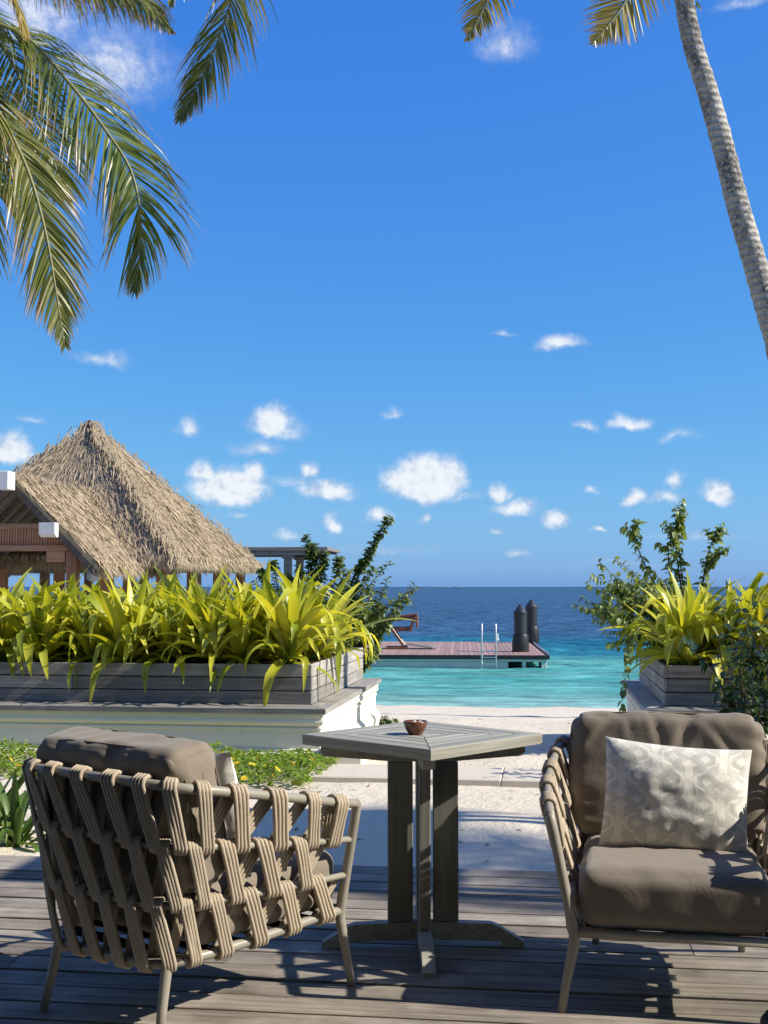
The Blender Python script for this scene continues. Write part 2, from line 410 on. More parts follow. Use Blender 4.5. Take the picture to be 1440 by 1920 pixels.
def mat_pillow():
    m, t, out = new_mat('pillow_print')
    u = t.n('Attribute', attribute_name='u').outputs['Fac']; w = t.n('Attribute', attribute_name='t').outputs['Fac']
    wv, r = obj_coord(t)
    U = t.m('MULTIPLY', u, 4.3); V = t.m('MULTIPLY', w, 2.3)
    def cell(U, V):
        col_ = t.m('FLOOR', U); odd = t.m('MODULO', t.m('ABSOLUTE', col_), 2.0)
        V2 = t.m('MULTIPLY_ADD', odd, 0.5, V)
        a = t.m('SUBTRACT', t.m('FRACT', U), 0.5); b = t.m('SUBTRACT', t.m('FRACT', V2), 0.5)
        return t.m('ABSOLUTE', a), t.m('ABSOLUTE', b), b, a
    A, B, b, a = cell(U, V)
    # bones: a bar with diamond ends
    bar = t.m('MULTIPLY', t.m('LESS_THAN', A, 0.12), t.m('LESS_THAN', B, 0.36))
    end = t.m('LESS_THAN', t.m('ADD', A, t.m('MULTIPLY', t.m('ABSOLUTE', t.m('SUBTRACT', B, 0.36)), 1.8)), 0.235)
    bone = t.m('MAXIMUM', bar, end)
    # lying bones and hexagons between the columns
    A2 = t.m('SUBTRACT', 0.5, A)
    hexd = t.m('MAXIMUM', A2, t.m('MULTIPLY_ADD', A2, 0.5, t.m('MULTIPLY', B, 1.4)))
    hexi = t.m('MAXIMUM', t.m('LESS_THAN', hexd, 0.11), t.m('MULTIPLY', t.m('LESS_THAN', hexd, 0.33), t.m('GREATER_THAN', hexd, 0.25)))
    B2 = t.m('SUBTRACT', 0.5, B)
    dia = t.m('LESS_THAN', t.m('ADD', A2, t.m('MULTIPLY', B2, 1.7)), 0.2)
    lay = t.m('MULTIPLY', t.m('LESS_THAN', B, 0.06), t.m('LESS_THAN', A, 0.24))
    pat = t.m('MAXIMUM', t.m('MAXIMUM', bone, hexi), t.m('MAXIMUM', dia, lay))
    n = t.noise(wv, 300, 2)
    base = t.mix(pat, (0.58, 0.565, 0.51), (0.76, 0.725, 0.64))
    base = t.mix(0.25, base, t.mix(n, (0.7, 0.7, 0.7), (1.1, 1.1, 1.1)), 'MULTIPLY')
    nb = t.bump(t.m('MULTIPLY_ADD', t.noise(wv, 9, 4, 0.6, 1.0), 4.0, t.m('ADD', n, t.m('MULTIPLY', pat, 0.5))), 0.3, 0.003)
    principled(t, out, base, 0.85, 0.2, normal=nb)
mat_pillow()

def mat_sand():
    m, t, out = new_mat('coral_sand')
    v = t.n('TexCoord').outputs['Object']
    n1 = t.noise(v, 1.1, 6, 0.6); n2 = t.noise(v, 6.0, 5, 0.65); n3 = t.noise(v, 120, 2, 0.6); n4 = t.noise(v, 28, 4, .6)
    c = t.mix(n1, (0.56, 0.49, 0.375), (0.68, 0.61, 0.495))
    c = t.mix(t.mr(n3, 0.56, 0.72, 0, 0.55), c, (0.26, 0.21, 0.155))
    c = t.mix(t.mr(n4, 0.6, 0.8, 0, 0.3), c, (0.38, 0.32, 0.25))
    # wet sand next to the water
    y = t.n('SeparateXYZ', i_0=v).outputs[1]
    wet = t.mr(t.m('MULTIPLY_ADD', n2, 0.5, y), 23.75, 24.15)
    c = t.mix(t.m('MULTIPLY', wet, 0.35), c, (0.33, 0.3, 0.24))
    h = t.m('ADD', t.m('MULTIPLY', n2, 1.0), t.m('ADD', t.m('MULTIPLY', n4, 0.35), t.m('MULTIPLY', n3, 0.12)))
    principled(t, out, c, 0.92, 0.15, normal=t.bump(h, 0.6, 0.05))
mat_sand()

def mat_sea():
    m, t, out = new_mat('sea_water')
    v = t.n('TexCoord').outputs['Object']
    s = t.n('SeparateXYZ', i_0=v); x, y = s.outputs[0], s.outputs[1]
    big = t.noise(t.vm('MULTIPLY', v, (0.05, 0.11, 0)), 1.0, 4, 0.55)
    yy = t.m('MULTIPLY_ADD', t.m('SUBTRACT', big, 0.5), 26.0, y)
    patch = t.noise(t.vm('MULTIPLY', v, (0.28, 0.5, 0)), 1.0, 4, 0.6, 0.6)
    shallow = t.mix(t.mr(patch, 0.35, 0.68), (0.125, 0.375, 0.325), (0.04, 0.24, 0.21))
    edge = t.mr(y, 23.8, 28.0)
    shallow = t.mix(edge, (0.24, 0.42, 0.36), shallow)
    mid = t.mix(t.mr(yy, 36, 48, 0, 1, True), shallow, (0.01, 0.13, 0.2))
    deep = t.mix(t.mr(yy, 46, 68, 0, 1, True), mid, (0.038, 0.094, 0.172))
    far = t.mix(t.mr(y, 300, 3000), deep, (0.026, 0.073, 0.137))
    streak = t.noise(t.vm('MULTIPLY', v, (0.012, 0.05, 0)), 1.0, 5, 0.6)
    c = t.mix(t.mr(streak, 0.35, 0.7, 0, 0.45), far, t.mix(0.5, far, (0.05, 0.13, 0.25)))
    rp = t.noise(t.vm('MULTIPLY', v, (0.5, 1.35, 0)), 1.0, 6, 0.7, 0.7)       # bright and shaded faces of wind ripples, painted into the water colour
    k = t.mr(rp, 0.34, 0.66, 0.5, 1.5)
    c = t.mix(1.0, c, t.n('CombineXYZ', i_0=k, i_1=k, i_2=k).outputs[0], 'MULTIPLY')
    w1 = t.noise(t.vm('MULTIPLY', v, (0.5, 1.1, 0)), 1.0, 5, 0.62, 0.3)
    w2 = t.noise(t.vm('MULTIPLY', v, (2.2, 4.2, 0)), 1.0, 4, 0.6, 0.5)
    w3 = t.noise(t.vm('MULTIPLY', v, (0.14, 0.3, 0)), 1.0, 3, 0.5)
    h = t.m('ADD', t.m('MULTIPLY', w1, 0.6), t.m('ADD', t.m('MULTIPLY', w2, 0.18), w3))
    amp = t.mr(y, 24, 60, 0.15, 0.8)
    nb = t.n('Bump'); t.set(nb.inputs['Height'], t.m('MULTIPLY', h, amp)); nb.inputs['Strength'].default_value = 1.0; nb.inputs['Distance'].default_value = 0.9
    df = t.n('BsdfDiffuse'); t.set(df.inputs[0], c); t.set(df.inputs['Normal'], nb.outputs[0])
    gl = t.n('BsdfGlossy'); gl.inputs['Roughness'].default_value = 0.22; t.set(gl.inputs['Normal'], nb.outputs[0])
    fr = t.n('Fresnel'); fr.inputs[0].default_value = 1.33; t.set(fr.inputs['Normal'], nb.outputs[0])
    mx = t.n('MixShader'); t.set(mx.inputs[0], t.mr(fr.outputs[0], 0.02, 1.0, 0.03, 0.24))   # wave slopes keep the far water from mirroring the horizon
    t.nt.links.new(df.outputs[0], mx.inputs[1]); t.nt.links.new(gl.outputs[0], mx.inputs[2]); t.nt.links.new(mx.outputs[0], out.inputs[0])
mat_sea()

def mat_plaster():
    m, t, out = new_mat('white_plaster'); v = t.n('TexCoord').outputs['Object']
    n = t.noise(v, 3, 6, 0.65); st = t.noise(t.vm('MULTIPLY', v, (14, 14, 0.8)), 1, 5, 0.6)
    c = t.mix(n, (0.79, 0.735, 0.565), (0.85, 0.8, 0.66))
    c = t.mix(t.mr(st, 0.6, 0.85, 0, 0.3), c, (0.42, 0.4, 0.32))
    principled(t, out, c, 0.7, 0.25, normal=t.bump(t.noise(v, 45, 4), 0.15, 0.004))
mat_plaster()

def mat_trunk():
    m, t, out = new_mat('palm_trunk')
    v = t.n('TexCoord').outputs['Object']
    z = t.n('SeparateXYZ', i_0=v).outputs[2]
    n = t.noise(t.vm('MULTIPLY', v, (5, 5, 2.4)), 1, 6, 0.65, 0.6); n2 = t.noise(v, 34, 4, 0.6); n3 = t.noise(t.vm('MULTIPLY', v, (9, 9, 40)), 1, 3)
    ring = t.m('SINE', t.m('MULTIPLY_ADD', z, 92.0, t.m('MULTIPLY', n, 7.0)))
    c = t.mix(t.mr(n, 0.4, 0.6), (0.12, 0.108, 0.095), (0.42, 0.39, 0.34))
    c = t.mix(t.mr(n2, 0.45, 0.62, 0, 0.75), c, (0.5, 0.47, 0.41))
    c = t.mix(t.mr(ring, 0.5, 1.0, 0, 0.4), c, (0.09, 0.08, 0.07))
    principled(t, out, c, 0.85, 0.2, normal=t.bump(t.m('ADD', ring, t.m('MULTIPLY', t.m('ADD', n2, n3), 2.0)), 0.6, 0.012))
mat_trunk()
def mat_bowl():
    m, t, out = new_mat('copper_glaze'); v = t.n('TexCoord').outputs['Object']
    n = t.noise(t.vm('MULTIPLY', v, (30, 30, 12)), 1, 4, 0.6)
    principled(t, out, t.mix(n, (0.05, 0.017, 0.008), (0.19, 0.075, 0.03)), 0.16, 0.6)
mat_bowl()

# ------------------------------------------------------------------ ground and sea
SEA_Z = -1.06
def sand_z(x, y):
    if y < 10: z = -0.1
    else:
        u = (y-10)/14.0
        z = -0.1-0.96*(u if u < 1 else u)**1.15 if u > 0 else -0.1
    z += 0.03*noise.noise((x*0.5, y*0.5, 0.3))*(1 if y > 5.8 else 0.2) + 0.02*noise.noise((x*2.1, y*2.1, 5))*(1 if y > 5.7 else 0)
    return z
def build_ground():
    b = MB(); xs = [-60+i*1.5 for i in range(20)]+[-30+i*0.5 for i in range(36)]+[-12+i*0.12 for i in range(150)]+[6+i*0.5 for i in range(40)]+[26+i*2 for i in range(20)]
    ys = [-30, -15, -6, 0, 3, 5]+[5.4+i*0.1 for i in range(60)]+[11.4+i*0.2 for i in range(80)]+[27.4+i*2 for i in range(6)]
    V = [(x, y, sand_z(x, y)) for y in ys for x in xs]; nx = len(xs)
    Fc = [(j*nx+i, j*nx+i+1, (j+1)*nx+i+1, (j+1)*nx+i) for j in range(len(ys)-1) for i in range(nx-1)]
    b.add(V, Fc); put('sand', b, 'coral_sand', kind='structure', smooth=True)
    b = MB(); S = 25000
    b.add([(-S, 190, SEA_Z-.02), (S, 190, SEA_Z-.02), (S, S, SEA_Z-.02), (-S, S, SEA_Z-.02)], [(0, 1, 2, 3)])
    b.add([(-S, 18, SEA_Z-.02), (-60, 18, SEA_Z-.02), (-60, 190, SEA_Z-.02), (-S, 190, SEA_Z-.02)], [(0, 1, 2, 3)])
    b.add([(60, 18, SEA_Z-.02), (S, 18, SEA_Z-.02), (S, 190, SEA_Z-.02), (60, 190, SEA_Z-.02)], [(0, 1, 2, 3)])
    ys = [18.0]
    while ys[-1] < 189.5: ys.append(ys[-1]+max(.1, (ys[-1]-10)*.0042))
    ys.append(190.0); xs = []
    x = -60.0
    while x < 60.01: xs.append(x); x += .34 if -34 < x < 26 else 2.0
    V = []; T = []
    for y in ys:
        a = min(1, max(0, (y-22.5)/30)); am = .012+.075*a
        if y > 175: am *= max(0, (190-y)/15)
        for x in xs:
            h = noise.noise((x*.45, y*.8, 0))+.55*noise.noise((x*1.1+7, y*1.9, 3))+.45*noise.noise((x*2.2, y*4.2, 6))
            V.append((x, y, SEA_Z+am*h-.02*(1 if y > 189 else 0))); T.append(max(0, min(1, .5+.42*h)))
    nx = len(xs)
    b.add(V, [(j*nx+i, j*nx+i+1, (j+1)*nx+i+1, (j+1)*nx+i) for j in range(len(ys)-1) for i in range(nx-1)], 0.0, T)
    put('sea', b, 'sea_water', kind='structure', smooth=True)
    b = MB()
    for (px, w, h) in ((815, 70, 1.6), (858, 30, 1.2)):
        p = at(px, 1100, d=9000); n = 14
        for k in range(n):
            u0, u1 = -1+2*k/n, -1+2*(k+1)/n
            b.box(p.x+u0*w*1.6, p.y-80, SEA_Z-1, p.x+u1*w*1.6, p.y+80, SEA_Z+1+h*(1-abs((u0+u1)/2)**2)*(0.7+0.6*random.random())*1.6)
    put('distant_islands', b, 'coral_sand', kind='structure')
build_ground()
def build_litter():
    rr = random.Random(91); b = MB()
    for i in range(230):
        x, y = rr.uniform(-4, 3), rr.choice((rr.uniform(5.7, 8.4), rr.uniform(9.3, 16)))
        if y > 9.3 and (x < -1.5 or x > .7) and y < 13: continue
        a = rr.uniform(0, 6.28); l = rr.uniform(.015, .05); w = l*rr.uniform(.12, .4); z = sand_z(x, y)+.006
        d = Vector((math.cos(a), math.sin(a), rr.uniform(-.1, .25))); q = Vector((-d.y, d.x, rr.uniform(-.3, .3)))
        p = Vector((x, y, z)); b.add([p-d*l, p+q*w+Vector((0, 0, .004)), p+d*l, p-q*w], [(0, 1, 2), (0, 2, 3)], rr.random(), [.5]*4)
    o = put('leaf_litter', b, 'dry_leaf'); tag(o, 'dry brown leaf bits scattered over the sand', 'leaf litter', None, 'stuff')
build_litter()

# ------------------------------------------------------------------ timber deck
def build_deck():
    root = thing('deck', None, None, (0, 0, 0), kind='structure')
    pitch, gap, th = 0.149, 0.016, 0.032
    cache = {}
    rnd = random.Random(11)
    rows = 29
    for k in range(rows):
        y1 = 5.575-k*pitch; y0 = y1-pitch+gap
        x = -5.2-rnd.uniform(0, 2.2)
        while x < 5.0:
            L = rnd.choice((3.0, 3.4, 3.8, 4.4))
            if L not in cache:
                mb = MB(); mb.box(-L/2, -(pitch-gap)/2, -th, L/2, (pitch-gap)/2, 0, 0.0015); cache[L] = mb.mesh('board')
                cache[L].materials.append(MATS['deck_wood'])
            o = put('board', cache[L], None, root, (x+L/2, (y0+y1)/2, rnd.uniform(-0.0025, 0.0012)), (rnd.uniform(-.006, .006), 0, rnd.uniform(-.0006, .0006)))
            x += L+0.003
    b = MB()
    for i in range(26):
        xx = -6+i*0.5; b.box(xx-0.02, 1.2, -0.14, xx+0.02, 5.55, -0.035)
    put('joist', b, 'dark_rafter', root, kind='stuff')
build_deck()

# stone slabs of the threshold between the planters
for i, (x0, x1, lab) in enumerate(((-1.7, -0.317, 'pale stone slab beside the white planter wall'), (-0.315, 1.3, 'pale stone slab between the table and the beach, right of the joint'))):
    mb = MB(); mb.box(x0, 8.58, -0.16, x1, 9.2, -0.068, 0.008)
    tag(put('stone_slab', mb, 'stone_slab'), lab, 'slab', 'stone slabs across the sand path')
mb = MB(); mb.box(-1.70, 9.36, -0.16, -1.40, 9.78, 0.05, 0.012)
tag(put('plaster_block', mb, 'white_plaster'), 'low white plaster block at the foot of the left planter corner', 'block')

# ------------------------------------------------------------------ planters
def ring_profile(b, prof, x0, x1, y0, y1, sides='frl'):
    """sweep an outward profile (out, z) round the front, right and left of a block with mitred corners"""
    path = [(x0, y1, -1, 0), (x0, y0, -1, -1), (x1, y0, 1, -1), (x1, y1, 1, 0)]
    V = []; n = len(prof)
    for (px, py, ox, oy) in path:
        for (o, z) in prof: V.append((px+ox*o, py+oy*o, z))
    Fc = []
    for i in range(3):
        for k in range(n-1):
            Fc.append((i*n+k, (i+1)*n+k, (i+1)*n+k+1, i*n+k+1))
    b.add(V, Fc)
def build_planter(x0, x1, y0, y1, label, z_l, inner_side):
    """x0..x1, y0..y1: outline of the timber ledge; its top is z_l"""
    root = thing('planter', label, 'planter', (0, 0, 0), group='white walled timber planters')
    iw = 0.055
    wx0, wx1, wy0, wy1 = x0+iw, x1-iw, y0+iw, y1-iw
    b = MB()
    prof = [(0.03, z_l-0.042), (0.03, z_l-0.07), (0.018, z_l-0.075), (0.026, z_l-0.09), (0.03, z_l-0.105), (0.026, z_l-0.12), (0.006, z_l-0.14), (-0.004, z_l-0.15), (0.012, z_l-0.153), (0.012, z_l-0.17), (0.0, z_l-0.175),
            (0.0, -0.02), (0.018, -0.024), (0.018, -0.04), (0.032, -0.045), (0.046, -0.06), (0.05, -0.085), (0.046, -0.11), (0.03, -0.2)]
    ring_profile(b, prof, wx0, wx1, wy0, wy1)
    b.add([(wx0, wy1, z_l-0.042), (wx1, wy1, z_l-0.042), (wx1, wy1, -0.6), (wx0, wy1, -0.6)], [(0, 1, 2, 3)])
    b.add([(wx0-.03, wy0-.03, z_l-0.042), (wx1+.03, wy0-.03, z_l-0.042), (wx1+.03, wy1, z_l-0.042), (wx0-.03, wy1, z_l-0.042)], [(0, 1, 2, 3)])
    b.add([(wx0, wy0, -0.1), (wx1, wy0, -0.1), (wx1, wy1, -0.1), (wx0, wy1, -0.1), (wx0, wy0, -0.7), (wx1, wy0, -0.7), (wx1, wy1, -0.7), (wx0, wy1, -0.7)], [(0, 1, 5, 4), (1, 2, 6, 5), (3, 0, 4, 7)])
    put('wall', b, 'white_plaster', root)
    # ledge boards: front strip of lengths, side strips mitred
    lw = 0.36; s = 0.18
    def trap(p): 
        mb = MB(); V = [(x, y, z) for z in (z_l-0.04, z_l) for (x, y) in p]
        mb.add(V, [(3, 2, 1, 0), (4, 5, 6, 7)]+[(i, (i+1) % 4, 4+(i+1) % 4, 4+i) for i in range(4)]); return mb
    xs = [x0]; 
    while xs[-1] < x1-2.6: xs.append(xs[-1]+random.uniform(1.9, 2.4))
    xs.append(x1)
    for a, c in zip(xs[:-1], xs[1:]):
        la = s if a == x0 else 0; lc = s if c == x1 else 0
        put('ledge_board', trap([(a+0.002, y0), (c-0.002, y0), (c-0.002-lc, y0+lw), (a+0.002+la, y0+lw)]), 'planter_wood', root)
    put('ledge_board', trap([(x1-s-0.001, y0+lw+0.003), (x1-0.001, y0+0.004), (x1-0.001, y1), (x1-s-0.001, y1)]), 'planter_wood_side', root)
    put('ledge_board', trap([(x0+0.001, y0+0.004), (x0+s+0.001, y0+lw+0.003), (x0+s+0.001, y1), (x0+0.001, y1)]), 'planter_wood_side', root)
    # timber box: three boards high, joints recessed
    bx0, bx1, by0, by1 = x0+s, x1-s, y0+lw, y1-0.1
    hz, g = 0.1025, 0.008
    for k in range(3):
        za = z_l+0.001+k*(hz+g); zb = za+hz; ins = 0.0
        xs = [bx0+0.03]; off = (0.9, 1.7, 1.3)[k]
        xs.append(xs[0]+off)
        while xs[-1] < bx1-2.8: xs.append(xs[-1]+2.35)
        xs = [q for q in xs if q < bx1-0.7]+[bx1]
        for a, c in zip(xs[:-1], xs[1:]):
            mb = MB(); mb.box(a+0.0015, by0, za, c-0.0015, by0+0.03, zb, 0.004); put('box_board', mb, 'planter_wood', root)
        ys = [by0+0.031, by0+(1.5, 0.8, 1.9)[k], by1]
        for a, c in zip(ys[:-1], ys[1:]):
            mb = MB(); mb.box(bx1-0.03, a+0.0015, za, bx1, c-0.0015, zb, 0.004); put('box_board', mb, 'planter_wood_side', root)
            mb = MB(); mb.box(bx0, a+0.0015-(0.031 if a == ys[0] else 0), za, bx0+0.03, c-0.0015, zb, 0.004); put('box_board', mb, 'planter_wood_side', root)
        mb = MB(); mb.box(bx0+0.031, by1-0.03, za, bx1-0.031, by1, zb, 0.004); put('box_board', mb, 'planter_wood', root)
    top = z_l+3*(hz+g)
    mb = MB(); mb.box(bx0+0.05, by0+0.05, z_l-0.03, bx1-0.05, by1-0.05, top-0.03); put('liner', mb, 'dark_panel', root)
    mb = MB(); mb.box(bx0+0.045, by0+0.045, top-0.028, bx1-0.045, by1-0.045, top-0.02); put('soil', mb, 'soil', root)
    return bx0, bx1, by0, by1, top
PL = build_planter(-8.2, -1.72, 9.55, 12.86, 'long white walled planter with grey timber box, left of the path to the beach', 0.30, 1)
PR = build_planter(0.76, 6.0, 9.83, 12.96, 'white walled planter with grey timber box behind the right armchair', 0.30, -1)

# ------------------------------------------------------------------ strap-leaved lilies
def strap_leaf(L, wd, e0, droop, kink=None, twist=0.0, seg=11, r=0.0):
    """a folded strap leaf leaving the origin along +X"""
    b = MB(); p = Vector((0, 0, 0)); el = e0; V = []; T = []; U = []
    for i in range(seg+1):
        u = i/seg
        w = wd*min(1.0, 0.45+u*2.2)*(1 if u < 0.5 else max(0.03, 1-((u-0.5)/0.5)**1.7))
        fold = 0.32*w*(1-0.6*u)
        tw = twist*u
        side = Vector((0, math.cos(tw), math.sin(tw))); up = Vector((-math.sin(el), 0, math.cos(el)))
        V += [p-side*w*0.5+up*fold, p+side*w*0.0, p+side*w*0.5+up*fold]; T += [u]*3; U += [0, 0.5, 1.0]
        step = L/seg
        p = p+Vector((math.cos(el), 0, math.sin(el)))*step
        el -= droop/seg*(0.35+1.4*u)
        if kink and i == int(kink[0]*seg): el -= kink[1]
        el = max(el, -1.45)
    Fc = []
    for i in range(seg):
        a = i*3; Fc += [(a, a+1, a+4, a+3), (a+1, a+2, a+5, a+4)]
    b.add(V, Fc, r, T, U)
    return b.mesh('leaf', True)
def leaf_set(kind, n, seed, mat):
    rr = random.Random(seed); out = []
    for i in range(n):
        f = i/(n-1)
        if kind == 'in': L, e0, dr = rr.uniform(.5, .8), rr.uniform(1.1, 1.5), rr.uniform(.3, 1.2)
        elif kind == 'mid': L, e0, dr = rr.uniform(.5, .9), rr.uniform(.7, 1.25), rr.uniform(.8, 1.9)
        else: L, e0, dr = rr.uniform(.4, .8), rr.uniform(.05, .8), rr.uniform(.9, 2.0)
        kink = (rr.uniform(.45, .75), rr.uniform(.5, 1.4)) if rr.random() < .6 and kind != 'in' else None
        me = strap_leaf(L, rr.uniform(.05, .085), e0, dr, kink, rr.uniform(-.5, .5)); me.materials.append(MATS[mat]); out.append(me)
    return out
LILY = {k: leaf_set(k, 14, s, 'lily_leaf') for k, s in (('in', 1), ('mid', 2), ('out', 3))}
LILYG = {k: leaf_set(k, 8, s, 'lily_leaf_green') for k, s in (('in', 4), ('mid', 5), ('out', 6))}
def lily(loc, n, seed, label, size=1.0, sets=LILY, group='lime spider lilies in the planters', bias=None):
    rr = random.Random(seed)
    root = thing('spider_lily', label, 'plant', loc, rr.uniform(0, 6.28), group)
    for i in range(n):
        k = 'in' if i < n*.3 else ('mid' if i < n*.76 else 'out')
        a = i*2.39996+rr.uniform(-.4, .4); s = size*rr.uniform(.82, 1.12)
        put('leaf', rr.choice(sets[k]), None, root, (0.05*math.cos(a)*rr.random(), 0.05*math.sin(a)*rr.random(), rr.uniform(-.01, .05)), (rr.uniform(-.3, .3), rr.uniform(-.22, .22), a), (s, s*rr.uniform(.85, 1.2), s))
    # short pale neck of the bulb
    b = MB(); b.lathe([(0.05*size, -.03), (0.045*size, .05), (0.035*size, .12), (.01, .16)], 8); put('neck', b, 'lily_leaf_green', root, smooth=True)
    return root
ORD = ['first', 'second', 'third', 'fourth', 'fifth', 'sixth', 'seventh', 'eighth', 'ninth', 'tenth', 'eleventh', 'twelfth']
sd = 100
for row, (y, x_start, step, n) in enumerate(((10.17, -2.14, 0.36, 9), (10.75, -2.1, 0.45, 8), (11.6, -2.12, 0.62, 5))):
    for k in range(n):
        sd += 1; rr = random.Random(sd)
        rowname = ('front row', 'middle row', 'back row')[row]
        lily((x_start-k*step+rr.uniform(-.06, .06), y+rr.uniform(-.1, .1), PL[4]-.02), (64, 52, 40)[row], sd,
             f'lime strap-leaved lily, {ORD[k]} from the right, {rowname} of the left planter', (0.98, 1.1, 1.14)[row]*rr.uniform(.9, 1.12))
for row, (y, x_start, step, n) in enumerate(((10.42, 1.16, 0.33, 7), (11.0, 1.2, 0.42, 5))):
    for k in range(n):
        sd += 1; rr = random.Random(sd)
        lily((x_start+k*step, y+rr.uniform(-.08, .08), PR[4]-.02), (74, 54)[row], sd,
             f'yellow-green strap-leaved lily, {ORD[k]} from the left, {("front row", "back row")[row]} of the right planter', (1.08, 1.1)[row]*rr.uniform(.95, 1.05))
p = at(22, 1602, z=-0.1); lily((p.x-.05, p.y+.14, -0.11), 22, 901, 'green strap leaved lily growing in the sand behind the left deck edge', 0.62, LILYG, 'green lilies by the deck')
p = at(-60, 1590, z=-0.1); lily((p.x, p.y+.2, -0.11), 22, 902, 'green strap leaved lily at the far left edge behind the deck', 0.7, LILYG, 'green lilies by the deck')
# white spider-lily blossom
def blossom(p, label):
    root = thing('lily_flower', label, 'flower', p)
    b = MB(); b.tube([(0, 0, -.35), (0.02, 0, -.2), (0, 0, 0)], .008, 6); put('stalk', b, 'lily_leaf_green', root, smooth=True)
    rr = random.Random(5); pm = MB()
    for i in range(26):
        a = rr.uniform(0, 6.28); e = rr.uniform(-.3, 1.2); L = rr.uniform(.07, .12)
        d = Vector((math.cos(a)*math.cos(e), math.sin(a)*math.cos(e), math.sin(e)))
        pm.tube([d*.01, d*L*.6, d*L+Vector((0, 0, -.025))], [.004, .005, .0015], 4)
    put('petals', pm, 'petal_white', root, kind='stuff')
blossom(at(598, 1110, d=10.75), 'white spidery lily blossom among the lime leaves near the left planter end')

# ------------------------------------------------------------------ leafy shrubs
def ovate(L, w, fold=0.25, curl=0.3, r=0.0):
    b = MB(); V = []; T = []; n = 4
    for i in range(n+1):
        u = i/n; ww = w*math.sin(math.pi*min(1, u**0.8*0.97+0.03))*0.5
        z = -curl*L*u*u
        V += [(u*L, -ww, z+fold*ww), (u*L, 0, z), (u*L, ww, z+fold*ww)]; T += [u]*3
    Fc = []
    for i in range(n): a = i*3; Fc += [(a, a+1, a+4, a+3), (a+1, a+2, a+5, a+4)]
    b.add(V, Fc, r, T); return b
def shrub(root, shoots, leaf_L, leaf_w, mat, seed, gap, n_parts=290, stem_r=.006, droop=.35, name='leaf', size_j=.35):
    """stems as one part, the largest leaves as parts, the rest joined"""
    rr = random.Random(seed); st = MB()
    protos = []
    for i in range(8):
        me = ovate(leaf_L*rr.uniform(.85, 1.15), leaf_w*rr.uniform(.85, 1.15), rr.uniform(.1, .5), rr.uniform(.1, .5)).mesh(name, True); me.materials.append(MATS[mat]); protos.append(me)
    items = []
    for P, rad, dens in shoots:
        pts = crom(P, 22); N = len(pts)
        st.tube(pts, [rad*(1-.75*i/(N-1)) for i in range(N)], 5)
        L = sum((pts[i+1]-pts[i]).length for i in range(N-1)); n = max(3, int(L/gap*dens))
        for k in range(n):
            u = (k+rr.random())/n
            if u < .12 and len(P) > 2 and rr.random() < .6: continue
            f = u*(N-1); i = min(int(f), N-2); p = pts[i].lerp(pts[i+1], f-i); tg = (pts[i+1]-pts[i]).normalized()
            a = k*2.4+rr.uniform(-.5, .5)
            x = tg.orthogonal().normalized(); y = tg.cross(x)
            d = (x*math.cos(a)+y*math.sin(a))*1.0+tg*rr.uniform(.1, .8)+Vector((0, 0, -droop*rr.random()*1.6)); d.normalize()
            s = rr.uniform(1-size_j, 1+size_j)*(1-.35*u)
            q = d.to_track_quat('X', 'Z') @ Matrix.Rotation(rr.uniform(-.6, .6), 3, 'X').to_quaternion()
            items.append((s, p+d*rr.uniform(0, .01), q))
    items.sort(key=lambda q: -q[0]); rest = MB()
    for j, (s, p, q) in enumerate(items):
        me = rr.choice(protos)
        if j < n_parts:
            o = put(name, me, None, root, p-root.location, None, s); o.rotation_mode = 'QUATERNION'; o.rotation_quaternion = q
        else:
            M = Matrix.Translation(p-root.location) @ q.to_matrix().to_4x4() @ Matrix.Scale(s, 4)
            rest.add([M @ v.co for v in me.vertices], [tuple(f.vertices) for f in me.polygons], rr.random(), [min(1, i//3/4) for i in range(len(me.vertices))])
    st.v = [tuple(Vector(v)-root.location) for v in st.v]
    put('stems', st, 'stem_bark', root, smooth=True)
    if rest.v: put('small_leaves', rest, mat, root, kind='stuff', smooth=True)
def spray(rr, base, tip, n, spread, rad, sub=2, dens=1.0):
    """a main shoot with side shoots"""
    base, tip = Vector(base), Vector(tip); L = (tip-base).length; out = []
    mid = base.lerp(tip, .5)+Vector((rr.uniform(-1, 1), rr.uniform(-1, 1), rr.uniform(0, 1)))*L*.1
    out.append(([base, mid, tip], rad, dens))
    for i in range(n):
        u = rr.uniform(.15, .75); p = base.lerp(mid, u*2) if u < .5 else mid.lerp(tip, u*2-1)
        d = (tip-base).normalized()*rr.uniform(.2, .7)+Vector((rr.uniform(-1, 1), rr.uniform(-1, 1), rr.uniform(-.3, .7)))*spread
        l = L*rr.uniform(.2, .42)*(1.1-u)
        q = p+d*l; out.append(([p, p.lerp(q, .5)+Vector((0, 0, .08*l)), q+Vector((0, 0, -.1*l))], rad*.6, dens))
    return out
